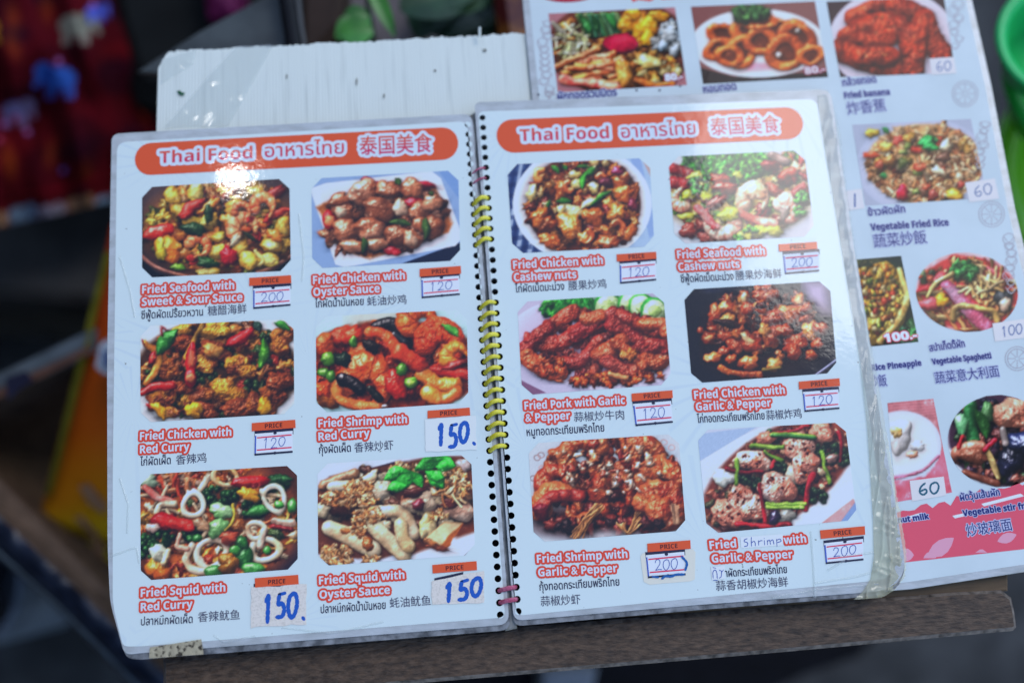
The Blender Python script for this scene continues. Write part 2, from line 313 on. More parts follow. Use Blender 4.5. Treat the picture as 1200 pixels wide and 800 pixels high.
class Dish:
    """Paints in the pixel frame of the picture's own layout (x right, y down)."""
    def __init__(s, x0, y0, x1, y1, base, k=0.55, seed=1):
        s.x0, s.y0, s.k = x0, y0, k
        s.w = int((x1 - x0) * k); s.h = int((y1 - y0) * k)
        s.c = np.ones((s.h, s.w, 3)) * np.array(base, float)
        s.r = np.random.RandomState(seed)
    def win(s, xa, ya, xb, yb):
        i0 = max(0, int((xa - s.x0) * s.k) - 1); i1 = min(s.w, int((xb - s.x0) * s.k) + 2)
        j0 = max(0, int((ya - s.y0) * s.k) - 1); j1 = min(s.h, int((yb - s.y0) * s.k) + 2)
        if i1 - i0 < 3 or j1 - j0 < 3: return None
        X, Y = np.meshgrid(np.arange(i0, i1) / s.k + s.x0, np.arange(j0, j1) / s.k + s.y0)
        return i0, i1, j0, j1, X, Y
    def noise(s, X, Y, sc=1.0):
        ox, oy = s.r.randint(0, 512, 2)
        return NT[((Y * sc + oy).astype(int)) % 512, ((X * sc + ox).astype(int)) % 512]
    def put(s, wn, d, h, R, col, col2=None, bump=.12, spec=.35, sh=.55, vary=.55, ns=1.6, amb=.50, stripe=None):
        i0, i1, j0, j1, X, Y = wn
        dst = s.c[j0:j1, i0:i1]
        if sh > 0:
            ey, ex = np.gradient(d); en = np.sqrt(ex * ex + ey * ey) + 1e-6
            dst *= (1 - sh * np.exp(-np.maximum(d, 0) / (2.0 + .22 * R)) * np.clip(.42 + .75 * (ex * .4 + ey * .85) / en, .08, 1))[..., None]
        n1 = s.noise(X, Y, ns); n2 = s.noise(X, Y, ns * .5)
        H = (h + bump * n1 * .42) * R * s.k * .72
        gy, gx = np.gradient(H)
        inv = 1 / np.sqrt(gx * gx + gy * gy + 1)
        dif = np.clip((-gx * LD[0] - gy * LD[1] + LD[2]) * inv, 0, 1)
        sp = np.clip((-gx * HV[0] - gy * HV[1] + HV[2]) * inv, 0, 1) ** 28
        c1 = np.array(col, float); c2 = c1 * .62 if col2 is None else np.array(col2, float)
        m = np.clip(.5 + vary * n2, 0, 1)[..., None]
        if stripe is not None: m = np.clip(m * .5 + stripe[..., None] * .5, 0, 1)
        c = (c2 * m + c1 * (1 - m)) * (amb + .70 * dif)[..., None] + 235 * (spec * sp)[..., None]
        a = np.clip(.5 - d * s.k / 1.6, 0, 1)[..., None]
        s.c[j0:j1, i0:i1] = dst * (1 - a) + c * a
    # lump with an uneven outline
    def B(s, x, y, rx, ry=None, rot=0, col=(180, 110, 50), col2=None, irr=.16, **kw):
        ry = rx if ry is None else ry; m = max(rx, ry) * 1.5 + 8
        wn = s.win(x - m, y - m, x + m, y + m)
        if wn is None: return
        X, Y = wn[4] - x, wn[5] - y; c, sn = math.cos(math.radians(rot)), math.sin(math.radians(rot))
        u = (X * c + Y * sn) / rx; v = (-X * sn + Y * c) / ry
        th = np.arctan2(v, u); p = s.r.rand(4) * 6.28
        rr = 1 + irr * (.6 * np.sin(2 * th + p[0]) + .5 * np.sin(3 * th + p[1]) + .4 * np.sin(5 * th + p[2]) + .25 * np.sin(8 * th + p[3]))
        q = np.sqrt(u * u + v * v) / rr; R = min(rx, ry)
        s.put(wn, (q - 1) * R, np.sqrt(np.clip(1 - q * q, 0, 1)), R, col, col2, **kw)
    # ring (squid, onion, fried rings)
    def R(s, x, y, rx, ry, rot=0, w=.3, col=(225, 205, 185), col2=None, hole=None, **kw):
        m = max(rx, ry) * 1.3 + 8; wn = s.win(x - m, y - m, x + m, y + m)
        if wn is None: return
        X, Y = wn[4] - x, wn[5] - y; c, sn = math.cos(math.radians(rot)), math.sin(math.radians(rot))
        u = (X * c + Y * sn) / rx; v = (-X * sn + Y * c) / ry
        q = np.sqrt(u * u + v * v) + .04 * np.sin(3 * np.arctan2(v, u) + s.r.rand() * 6); R = min(rx, ry)
        if hole is not None: s.E(x, y, rx * .8, ry * .8, rot, hole)
        e = (q - (1 - w / 2)) / (w / 2)
        s.put(wn, (np.abs(e) - 1) * w / 2 * R, np.sqrt(np.clip(1 - e * e, 0, 1)), R * w / 2, col, col2, **kw)
    # strip along a curve; prof: 'flat', 'leaf', 'taper', 'body'
    def S(s, pts, w, col, col2=None, prof='round', seg=0, curve=True, **kw):
        P = np.array(pts, float)
        if curve and len(P) > 2:
            Q = np.vstack([2 * P[0] - P[1], P, 2 * P[-1] - P[-2]]); o = []
            for i in range(1, len(Q) - 2):
                for t in np.linspace(0, 1, 7)[:-1]:
                    o.append(.5 * ((2 * Q[i]) + (Q[i + 1] - Q[i - 1]) * t + (2 * Q[i - 1] - 5 * Q[i] + 4 * Q[i + 1] - Q[i + 2]) * t * t + (3 * Q[i] - Q[i - 1] - 3 * Q[i + 1] + Q[i + 2]) * t ** 3))
            P = np.array(o + [Q[-2]])
        m = w * 1.3 + 8; wn = s.win(P[:, 0].min() - m, P[:, 1].min() - m, P[:, 0].max() + m, P[:, 1].max() + m)
        if wn is None: return
        X, Y = wn[4], wn[5]; best = np.full(X.shape, 1e9); T = np.zeros(X.shape); sg = np.zeros(X.shape)
        L = np.r_[0, np.cumsum(np.hypot(*np.diff(P, axis=0).T))]
        for i in range(len(P) - 1):
            a, b = P[i], P[i + 1]; ab = b - a; l2 = (ab ** 2).sum() + 1e-9
            t = np.clip(((X - a[0]) * ab[0] + (Y - a[1]) * ab[1]) / l2, 0, 1)
            dd = np.hypot(X - a[0] - t * ab[0], Y - a[1] - t * ab[1]); k = dd < best
            best = np.where(k, dd, best); T = np.where(k, (L[i] + t * (L[i + 1] - L[i])) / L[-1], T)
        if prof == 'leaf': ww = w * np.clip(np.sin(np.pi * (T * .92 + .04)) ** .8, .05, 1)
        elif prof == 'taper': ww = w * (1 - .75 * T)
        elif prof == 'body': ww = w * np.clip(1.05 - .75 * T ** 1.6, .1, 1)
        else: ww = w * np.ones_like(T)
        ww = ww * (1 + .07 * s.noise(X, Y, .6) + .07 * s.noise(X, Y, .25)); e = best / ww
        h = np.sqrt(np.clip(1 - e * e, 0, 1)); st = None
        if seg: st = np.clip(np.sin(T * seg * 2 * np.pi) * 1.6 - .3, 0, 1); h = h * (1 - .09 * st)
        s.put(wn, best - ww, h, w, col, col2, stripe=st, **kw)
    def leaf(s, x0, y0, x1, y1, w, col=(60, 140, 50), **kw):
        s.S([(x0, y0), ((x0 + x1) / 2 + (y1 - y0) * .08, (y0 + y1) / 2 - (x1 - x0) * .08), (x1, y1)], w, col, prof='leaf', spec=kw.pop('spec', .25), bump=kw.pop('bump', .2), **kw)
    def shrimp(s, x, y, r, rot=0, arc=230, w=None, col=(226, 150, 105), col2=(196, 84, 48), tail=(190, 50, 40), **kw):
        w = w or r * .6
        a = np.radians(rot + np.linspace(0, arc, 9)); rr = r * np.linspace(.72, 1.05, 9)
        pts = [(x + k * math.cos(t), y + k * math.sin(t)) for t, k in zip(a, rr)]
        e = np.array(pts[-1]); dr = e - np.array(pts[-2]); dr /= np.hypot(*dr) + 1e-9
        for sd in (-.45, .45):
            q = e + dr * r * .75 + sd * r * .55 * np.array([-dr[1], dr[0]])
            s.leaf(e[0] - dr[0] * 3, e[1] - dr[1] * 3, q[0], q[1], w * .42, tail)
        s.S(pts, w, col, col2, prof='body', seg=6, **kw)
    def chili(s, x, y, rx, ry, rot=0, col=(178, 28, 30)):
        s.B(x, y, rx, ry, rot, col, (140, 20, 24), irr=.08, spec=.5)
        s.B(x, y, rx * .68, ry * .5, rot, (205, 120, 80), (190, 40, 36), irr=.1, spec=.2, sh=.2)
    def pepper(s, x, y, n, rx, ry, rot=0, sz=9, col=(50, 96, 42)):
        for i in range(n):
            a, q = s.r.rand() * 6.28, math.sqrt(s.r.rand()); c, sn = math.cos(math.radians(rot)), math.sin(math.radians(rot))
            u, v = q * rx * math.cos(a), q * ry * math.sin(a)
            f = .7 + .6 * s.r.rand()
            s.B(x + u * c - v * sn, y + u * sn + v * c, sz * (.8 + .4 * s.r.rand()), None, 0, tuple(np.array(col) * f), None, irr=.05, spec=.4)
    # flat shapes: cloth, table, plate
    def E(s, x, y, rx, ry, rot=0, col=(230, 235, 240), col2=None, soft=1.5, a=1.0):
        m = max(rx, ry) + 8; wn = s.win(x - m, y - m, x + m, y + m)
        if wn is None: return
        i0, i1, j0, j1, X, Y = wn; X, Y = X - x, Y - y; c, sn = math.cos(math.radians(rot)), math.sin(math.radians(rot))
        u = (X * c + Y * sn) / rx; v = (-X * sn + Y * c) / ry; q = np.sqrt(u * u + v * v)
        al = (np.clip(.5 - (q - 1) * min(rx, ry) * s.k / soft, 0, 1) * a)[..., None]
        c1 = np.array(col, float); c2 = c1 if col2 is None else np.array(col2, float)
        g = np.clip(q ** 2, 0, 1)[..., None]
        s.c[j0:j1, i0:i1] = s.c[j0:j1, i0:i1] * (1 - al) + (c1 * (1 - g) + c2 * g) * al
    def P(s, pts, col, soft=1.5, a=1.0):
        P = np.array(pts, float); wn = s.win(P[:, 0].min() - 4, P[:, 1].min() - 4, P[:, 0].max() + 4, P[:, 1].max() + 4)
        if wn is None: return
        i0, i1, j0, j1, X, Y = wn; ins = np.zeros(X.shape, bool); D = np.full(X.shape, 1e9)
        for i in range(len(P)):
            p, q = P[i], P[(i + 1) % len(P)]
            if p[1] != q[1]:
                ins ^= ((p[1] > Y) != (q[1] > Y)) & (X < (q[0] - p[0]) * (Y - p[1]) / (q[1] - p[1]) + p[0])
            ab = q - p; t = np.clip(((X - p[0]) * ab[0] + (Y - p[1]) * ab[1]) / ((ab ** 2).sum() + 1e-9), 0, 1)
            D = np.minimum(D, np.hypot(X - p[0] - t * ab[0], Y - p[1] - t * ab[1]))
        D = np.where(ins, -D, D); al = (np.clip(.5 - D * s.k / soft, 0, 1) * a)[..., None]
        s.c[j0:j1, i0:i1] = s.c[j0:j1, i0:i1] * (1 - al) + np.array(col, float) * al
    # many small pieces inside an ellipse
    def fill(s, x, y, rx, ry, n, r0, r1, cols, rot=0, asp=.7, irr=.22, kind='B', ang=None, **kw):
        c, sn = math.cos(math.radians(rot)), math.sin(math.radians(rot)); L = []
        for i in range(n):
            a, q = s.r.rand() * 6.28, math.sqrt(s.r.rand()); u, v = q * rx * math.cos(a), q * ry * math.sin(a)
            L.append((x + u * c - v * sn, y + u * sn + v * c))
        L.sort(key=lambda p: p[1] + s.r.rand() * ry * .7)
        for (px, py) in L:
            r = r0 + (r1 - r0) * s.r.rand(); cc = np.array(cols[s.r.randint(len(cols))], float) * (.82 + .36 * s.r.rand())
            an = s.r.rand() * 180 if ang is None else ang + (s.r.rand() - .5) * 50
            if kind == 'B': s.B(px, py, r, r * (asp + (1 - asp) * s.r.rand()), an, tuple(cc), None, irr=irr, **kw)
            else:
                t = math.radians(an); dx, dy = math.cos(t) * r, math.sin(t) * r; b = (s.r.rand() - .5) * .6
                s.S([(px - dx, py - dy), (px - dy * b, py + dx * b), (px + dx, py + dy)], r * asp, tuple(cc), None, **kw)
    def mass(s, x, y, rx, ry, cols, n=90, r0=18, r1=46, rot=0, **kw):
        kw.setdefault('sh', .28); kw.setdefault('bump', .3); kw.setdefault('spec', .45)
        s.fill(x, y, rx, ry, n, r0, r1, cols, rot=rot, asp=.55, irr=.3, ns=2.2, **kw)
    def grain(s, a=5):
        # let the outlines of the food wander, plates and cloth stay true
        f = np.clip((s.c.max(2) - s.c.min(2) - 40) / 40, 0, 1) * (s.c[..., 2] < s.c[..., :2].max(2) - 12)
        for _ in range(3): q = np.pad(f, 2, 'edge'); f = (q[2:-2, 2:-2] + q[:-4, 2:-2] + q[4:, 2:-2] + q[2:-2, :-4] + q[2:-2, 4:]) / 5
        Y, X = np.mgrid[0:s.h, 0:s.w].astype(float); wx = 2.4 * s.noise(X, Y, 1.1) + 1.0 * s.noise(X, Y, 3.5); wy = 2.4 * s.noise(X, Y, 1.1) + 1.0 * s.noise(X, Y, 3.5)
        s.c = s.sample((X + wx * f) / s.k + s.x0, (Y + wy * f) / s.k + s.y0)
        for _ in range(1):
          c = s.c; q = np.pad(c, ((1, 1), (1, 1), (0, 0)), 'edge')
          s.c = c * .36 + .12 * (q[:-2, 1:-1] + q[2:, 1:-1] + q[1:-1, :-2] + q[1:-1, 2:]) + .04 * (q[:-2, :-2] + q[2:, 2:] + q[2:, :-2] + q[:-2, 2:])
        f = np.clip((s.c.max(2) - s.c.min(2) - 34) / 30, 0, 1)[..., None] * (s.c[..., 2:] < s.c[..., :2].max(2, keepdims=True) - 12)     # food, not plate or cloth
        Y, X = np.mgrid[0:s.h, 0:s.w]; n1 = s.noise(X, Y, 2.6)[..., None]; n2 = s.noise(X, Y, 5.0)[..., None]
        s.c = s.c * (1 + f * (.08 * n1 + .04 * n2)) + f * 40 * np.clip(n2 - 1.6, 0, 1.2)
        s.c = s.c * (1 + .06 * f); k = np.clip(s.c / 255, 0, 1); s.c = 255 * (k * .62 + .38 * k * k * (3 - 2 * k))
        s.c += s.r.randn(s.h, s.w, 1) * a * .5; s.c = np.clip(s.c, 2, 250)
    def sample(s, X, Y):
        x = np.clip((X - s.x0) * s.k, 0, s.w - 1.001); y = np.clip((Y - s.y0) * s.k, 0, s.h - 1.001)
        i, j = x.astype(int), y.astype(int); f, g = (x - i)[..., None], (y - j)[..., None]
        return (s.c[j, i] * (1 - f) + s.c[j, i + 1] * f) * (1 - g) + (s.c[j + 1, i] * (1 - f) + s.c[j + 1, i + 1] * f) * g

def sweet_sour():
    d = Dish(150, 300, 780, 725, (52, 40, 42), seed=11)
    d.P([(150, 300), (780, 300), (780, 400), (150, 480)], (92, 76, 78), soft=60, a=.7)
    d.P([(140, 620), (215, 690), (330, 730), (140, 740)], (14, 18, 30)); d.P([(790, 610), (700, 690), (560, 730), (790, 740)], (14, 22, 34))
    d.S([(140, 610), (220, 672), (330, 705), (470, 712), (600, 700), (700, 668), (790, 612)], 9, (150, 104, 90), (120, 80, 72), sh=.2)
    d.E(480, 515, 300, 185, 0, (150, 92, 44), soft=40)
    O, Y, Y2 = (206, 130, 56), (204, 176, 66), (196, 156, 64)
    d.mass(480, 515, 285, 172, [O, Y, (176, 92, 44), Y2, (186, 110, 60), (120, 66, 40), (96, 104, 48)], n=120, r0=22, r1=48)
    d.mass(500, 380, 220, 50, [O, Y2, (190, 120, 60), (206, 150, 90), (150, 60, 44)], n=34, r0=20, r1=40)
    for q in [(385, 370, 26, 44, 20), (430, 480, 44, 30, -20), (355, 475, 40, 28, 20), (470, 610, 40, 30, 0), (560, 590, 36, 40, 0), (600, 640, 46, 40, 0), (690, 580, 44, 34, 0), (740, 510, 32, 46, 0), (680, 640, 44, 28, 0), (430, 690, 50, 22, 0), (540, 425, 46, 28, -20), (320, 440, 40, 30, 0), (620, 360, 40, 22, 0), (290, 380, 36, 40, 0), (470, 545, 30, 26, 0)]:
        d.B(*q, [Y, Y2, (214, 190, 90)][d.r.randint(3)], (176, 130, 44), spec=.45, irr=.1, bump=.1); d.B(q[0] + 3, q[1] + 3, q[2] * .6, q[3] * .55, q[4], (222, 200, 120), (196, 160, 70), sh=0, spec=.2, irr=.1)
    for q in [(300, 540, 40, 26, 10), (520, 480, 44, 26, 20), (640, 500, 50, 24, -10), (400, 660, 44, 22, 0), (560, 520, 40, 22, 0), (700, 540, 36, 22, 20), (340, 620, 36, 24, 0), (430, 420, 46, 22, -30)]: d.B(*q, O, (186, 84, 36), spec=.6, irr=.2)
    d.B(230, 535, 66, 30, -14, (200, 50, 28), (160, 30, 24), irr=.08, spec=.7); d.B(360, 430, 60, 22, -30, (176, 50, 40), (130, 36, 34)); d.B(700, 375, 60, 20, -30, (160, 50, 44)); d.B(715, 455, 56, 16, -20, (190, 64, 48))
    d.B(270, 600, 56, 50, 10, (220, 150, 56), (200, 110, 36), spec=.4); d.B(236, 604, 22, 40, -15, (210, 190, 60))
    d.shrimp(385, 590, 46, 200, 250, col=(232, 150, 96)); d.shrimp(570, 520, 52, 150, 220, col=(236, 176, 124)); d.shrimp(650, 430, 46, 170, 240, col=(226, 140, 90)); d.shrimp(560, 450, 36, 180, 200, col=(230, 150, 100))
    d.B(515, 625, 30, 44, -20, (170, 34, 42), (120, 24, 34), spec=.5); d.B(370, 515, 44, 30, 10, (50, 84, 50)); d.B(430, 655, 44, 20, 0, (56, 100, 50)); d.B(600, 545, 40, 7, 40, (60, 76, 46)); d.B(430, 450, 20, 34, 0, (56, 92, 54))
    d.S([(625, 600), (650, 640), (640, 660)], 9, (226, 200, 120)); d.B(310, 670, 28, 18, 0, (110, 156, 50)); d.B(540, 560, 16, 30, 45, (200, 180, 150))
    d.grain(7); return d

def oyster_chicken():
    d = Dish(40, 265, 670, 690, (128, 158, 204), seed=12)
    d.P([(560, 265), (680, 265), (680, 430)], (112, 146, 200)); d.P([(330, 690), (690, 560), (690, 700)], (16, 26, 60))
    d.P([(46, 352), (110, 330), (540, 280), (580, 310), (668, 545), (640, 585), (190, 672), (150, 660)], (212, 216, 232)); d.P([(100, 385), (500, 320), (610, 520), (250, 630)], (196, 196, 210), soft=40)
    d.P([(70, 425), (130, 395), (560, 350), (630, 490), (610, 530), (290, 640), (200, 610)], (150, 88, 44), soft=6)
    C = [(176, 120, 92), (160, 100, 72), (186, 134, 110), (140, 84, 58)]
    d.mass(350, 480, 245, 118, C + [(120, 70, 50)], n=80, r0=24, r1=46, rot=-12)
    d.B(500, 340, 56, 20, 6, (160, 22, 44), spec=.5); d.B(300, 330, 44, 20, 20, (170, 50, 60)); d.B(475, 410, 40, 26, 10, (190, 30, 44), spec=.6); d.chili(130, 480, 30, 44, -10); d.B(380, 606, 36, 18, 0, (178, 24, 34), spec=.6)
    for p in [(265, 370, 68, 50, -15), (370, 352, 56, 36, 0), (330, 435, 72, 46, 12), (180, 440, 48, 40, 20), (165, 395, 46, 26, -20), (190, 520, 56, 50, -30), (290, 515, 66, 44, 0), (400, 545, 50, 44, 10), (460, 350, 50, 40, 0), (500, 440, 50, 36, 0), (550, 505, 44, 50, 20), (500, 500, 30, 36, 0), (465, 560, 40, 36, 0), (545, 410, 40, 36, 0), (310, 580, 50, 26, 0), (220, 585, 50, 30, 10)]:
        d.B(*p, C[d.r.randint(4)], (128, 74, 50), irr=.12, spec=.6, bump=.14)
    for p in [(170, 445, 26, 20, 30), (415, 430, 28, 36, 10), (462, 565, 24, 26, 0)]: d.B(*p, (206, 178, 156), (180, 140, 116), spec=.3, sh=.2)
    for a in [(370, 490, 460, 500, 13), (520, 470, 515, 560, 13), (262, 550, 262, 615, 12), (395, 310, 410, 335, 14), (530, 370, 550, 380, 10)]: d.leaf(*a, (62, 92, 40))
    d.grain(5); return d

def curry_chicken():
    d = Dish(140, 105, 795, 545, (206, 214, 226), seed=13)
    d.E(470, 330, 335, 205, 0, (70, 44, 26), soft=10)
    C = [(150, 86, 34), (170, 104, 40), (126, 60, 28), (186, 128, 44)]
    d.mass(470, 320, 318, 195, C + [(190, 120, 56), (60, 76, 34), (140, 44, 30), (110, 60, 30)], n=190, r0=16, r1=38)
    for p in [(510, 275, 34, 40, 60), (420, 360, 50, 34, 60), (670, 235, 40, 60, 50), (230, 335, 50, 24, 50), (700, 190, 70, 24, 30), (610, 395, 30, 34, 40)]: d.pepper(p[0], p[1], p[4] // 3, p[2], p[3], 0, 10, (54, 80, 40))
    for p in [(265, 320, 48, 46, 0), (460, 160, 70, 36, -10), (455, 250, 62, 46, 10), (420, 300, 50, 34, 0), (560, 310, 66, 44, 10), (330, 215, 50, 40, 0), (510, 410, 72, 56, 10), (410, 425, 50, 30, -20), (320, 400, 44, 30, 0), (240, 450, 60, 56, 0), (400, 490, 66, 38, 5), (560, 480, 80, 40, -8), (690, 440, 60, 62, 30), (720, 370, 50, 40, 0), (730, 200, 50, 60, 0), (270, 500, 50, 24, 0), (330, 160, 40, 26, 0), (620, 460, 40, 40, 0)]:
        d.B(*p, C[d.r.randint(4)], (196, 140, 46) if d.r.rand() < .4 else (112, 54, 28), irr=.2, bump=.34, spec=.45, ns=2.6)
    d.B(450, 245, 44, 26, 10, (210, 160, 90), (176, 110, 50), spec=.3)
    for p in [(225, 490, 24, 40, -30), (370, 490, 40, 34, 20), (660, 470, 26, 40, 20)]: d.B(*p, (214, 160, 30), (180, 120, 20), bump=.2)
    d.S([(180, 215), (225, 260), (215, 330), (180, 375)], 14, (206, 156, 70), (190, 110, 40)); d.S([(410, 140), (380, 200), (340, 280)], 11, (216, 160, 60)); d.leaf(225, 260, 300, 170, 30, (50, 116, 46)); d.leaf(655, 200, 640, 310, 26, (92, 170, 50)); d.leaf(700, 130, 760, 165, 18, (60, 130, 50)); d.leaf(620, 130, 640, 165, 20, (90, 130, 110))
    d.chili(560, 190, 70, 22, -32); d.chili(362, 285, 20, 66, 6); d.chili(360, 360, 24, 36, 0); d.S([(160, 415), (210, 395), (290, 385)], 14, (186, 30, 24), spec=.6); d.chili(205, 275, 14, 24, 20)
    for p in [(250, 155, 14, 5, 40), (170, 210, 14, 5, 60), (185, 475, 16, 6, 50), (240, 170, 20, 5, 80)]: d.B(*p, (180, 40, 40))
    d.grain(8); return d

def curry_shrimp():
    d = Dish(55, 70, 705, 505, (176, 216, 226), seed=14)
    d.E(320, 130, 130, 60, 0, (186, 200, 196), soft=20); d.E(380, 310, 380, 190, 0, (120, 44, 20), soft=8); d.B(120, 440, 60, 40, 30, (200, 110, 30), irr=.2, spec=.2)
    C = [(190, 70, 26), (176, 54, 24), (204, 92, 34), (150, 40, 22)]
    d.mass(380, 310, 325, 155, C + [(120, 30, 20), (150, 50, 24)], n=100, r0=26, r1=50)
    d.S([(320, 150), (380, 140), (420, 200), (440, 220)], 26, (30, 26, 28), spec=.6); d.S([(390, 180), (430, 210)], 14, (40, 44, 50), spec=.9)
    d.shrimp(490, 135, 60, 160, 210, 50, (206, 92, 34), (180, 56, 24)); d.shrimp(570, 230, 78, 190, 230, 52, (206, 74, 30), (176, 50, 24), bump=.26); d.shrimp(640, 270, 44, 130, 220, 30, (226, 126, 44), (204, 90, 34))
    d.S([(290, 170), (350, 180), (400, 240), (450, 290)], 24, (206, 90, 40), (186, 60, 30), seg=5); d.B(170, 190, 56, 40, -20, (186, 60, 30)); d.B(110, 230, 46, 50, 0, (206, 84, 34)); d.B(220, 180, 40, 44, 20, (190, 56, 26)); d.B(275, 250, 60, 44, 10, (200, 96, 40))
    d.shrimp(270, 380, 90, 200, 230, 62, (220, 96, 40), (196, 70, 28), spec=.6); d.S([(160, 380), (170, 440), (240, 468), (320, 470)], 24, (222, 120, 56), (200, 90, 40))
    d.S([(180, 360), (220, 375), (250, 400)], 26, (26, 20, 22), spec=.9); d.S([(290, 400), (330, 440)], 16, (40, 40, 30), spec=.5); d.B(295, 225, 34, 26, 20, (40, 30, 24)); d.B(180, 280, 34, 30, 0, (40, 60, 40))
    d.B(400, 380, 40, 70, -20, (176, 36, 20), spec=.6); d.S([(520, 330), (600, 335), (685, 350)], 22, (186, 40, 24), spec=.6); d.S([(460, 280), (490, 300)], 40, (196, 60, 40))
    d.S([(510, 350), (560, 390), (640, 390)], 30, (232, 140, 50), (210, 100, 36), spec=.6); d.S([(520, 420), (580, 445), (640, 420)], 28, (230, 134, 48), (206, 96, 34), spec=.6); d.S([(420, 250), (500, 300)], 30, (196, 64, 30), (170, 44, 24))
    for p in [(118, 285, 30, 24), (460, 375, 28, 24), (425, 320, 20, 26), (100, 335, 26, 20), (225, 210, 16, 24), (130, 350, 20, 26)]: d.B(*p, 0, (86, 140, 40), (56, 104, 30), irr=.06, spec=.6)
    d.B(458, 376, 16, 12, 0, (150, 186, 80), sh=.1); d.leaf(580, 150, 650, 190, 14, (80, 160, 60)); d.B(350, 470, 12, 5, 0, (230, 230, 235), sh=0)
    d.B(640, 300, 16, 60, 70, (120, 26, 20)); d.grain(6); return d

def curry_squid():
    d = Dish(130, 0, 780, 475, (80, 44, 32), seed=15)
    d.P([(690, 270), (790, 200), (790, 480), (560, 480)], (46, 36, 52), soft=30)
    C = [(176, 84, 34), (200, 130, 60), (216, 190, 160), (70, 90, 50), (140, 50, 30), (206, 150, 60)]
    d.E(430, 240, 340, 245, 0, (150, 80, 40), soft=30); d.mass(430, 240, 335, 240, C + [(206, 110, 40), (190, 90, 60), (206, 120, 60)], n=230, r0=14, r1=32); d.fill(430, 240, 320, 230, 60, 20, 40, [(206, 150, 70), (226, 196, 160), (190, 90, 50)], kind='S', asp=.2)
    d.fill(260, 90, 110, 60, 26, 30, 50, [(190, 120, 80), (170, 60, 34), (220, 180, 150)], kind='S', asp=.2)
    for p in [(440, 145, 44, 62, 40), (200, 310, 40, 80, 60), (600, 180, 40, 50, 30), (350, 280, 24, 36, 30), (680, 90, 30, 50, 36), (190, 350, 26, 50, 30), (500, 130, 26, 40, 26)]: d.pepper(p[0], p[1], p[4], p[3], p[2], -20, 11, (40, 88, 40))
    d.leaf(560, 210, 660, 190, 22, (60, 130, 60)); d.leaf(640, 90, 740, 70, 22, (50, 110, 54)); d.B(180, 75, 36, 28, 0, (180, 210, 180))
    d.S([(170, 100), (210, 140), (270, 160)], 14, (190, 80, 70), (220, 160, 150)); d.S([(210, 200), (230, 170), (280, 170)], 11, (226, 200, 170)); d.S([(420, 60), (380, 110)], 14, (230, 206, 176))
    d.R(355, 170, 50, 56, 20, .42, (232, 222, 206), (206, 180, 150)); d.R(672, 145, 48, 62, -20, .38, (232, 224, 210), (200, 190, 160)); d.R(485, 60, 60, 44, 0, .4, (226, 206, 176), (200, 150, 100))
    d.R(425, 360, 76, 62, -35, .36, (234, 224, 210), (206, 176, 150)); d.R(636, 346, 70, 52, -10, .42, (230, 220, 200), (200, 176, 140)); d.R(600, 270, 46, 42, 0, .5, (226, 206, 180), (196, 150, 110))
    d.S([(350, 330), (325, 380), (350, 425), (420, 430), (475, 400)], 13, (236, 214, 196), (210, 180, 150)); d.S([(630, 270), (615, 330)], 14, (226, 200, 180))
    d.chili(240, 235, 58, 34, 10); d.S([(270, 240), (340, 255)], 22, (190, 40, 30)); d.chili(580, 80, 74, 30, -8, (176, 24, 26))
    for p in [(465, 195, 46, 32, 5), (450, 262, 36, 44, 30)]: d.B(*p, (150, 190, 140), (110, 160, 100), spec=.6)
    for p in [(555, 375, 36, 48, 0), (545, 320, 26, 24, 0), (590, 420, 50, 24, 0), (740, 170, 20, 28, 0), (520, 350, 22, 20, 0), (370, 300, 20, 16, 0), (440, 430, 44, 24, -10), (645, 350, 16, 16, 0), (690, 170, 20, 16, 0)]: d.B(*p, (70, 140, 64), (44, 104, 46), irr=.06, spec=.6)
    d.B(576, 135, 46, 26, 10, (214, 150, 40), spec=.5); d.B(490, 400, 44, 36, -20, (200, 130, 40), spec=.4); d.B(215, 420, 44, 50, -30, (206, 130, 40), (180, 90, 30), spec=.6); d.B(530, 250, 30, 26, 0, (206, 120, 50)); d.B(495, 300, 40, 26, 0, (200, 90, 60))
    d.S([(510, 170), (515, 220), (480, 270)], 6, (200, 170, 60)); d.S([(670, 230), (740, 235)], 14, (220, 180, 160)); d.S([(665, 250), (735, 260)], 14, (176, 50, 50)); d.S([(300, 290), (290, 330), (330, 340)], 12, (206, 150, 130)); d.B(750, 285, 30, 18, -20, (226, 190, 150)); d.B(215, 355, 34, 30, 0, (214, 216, 196)); d.S([(250, 350), (235, 390)], 16, (226, 190, 150)); d.B(195, 260, 26, 20, 0, (230, 200, 190)); d.B(385, 250, 34, 22, 30, (226, 180, 140))
    d.grain(8); return d

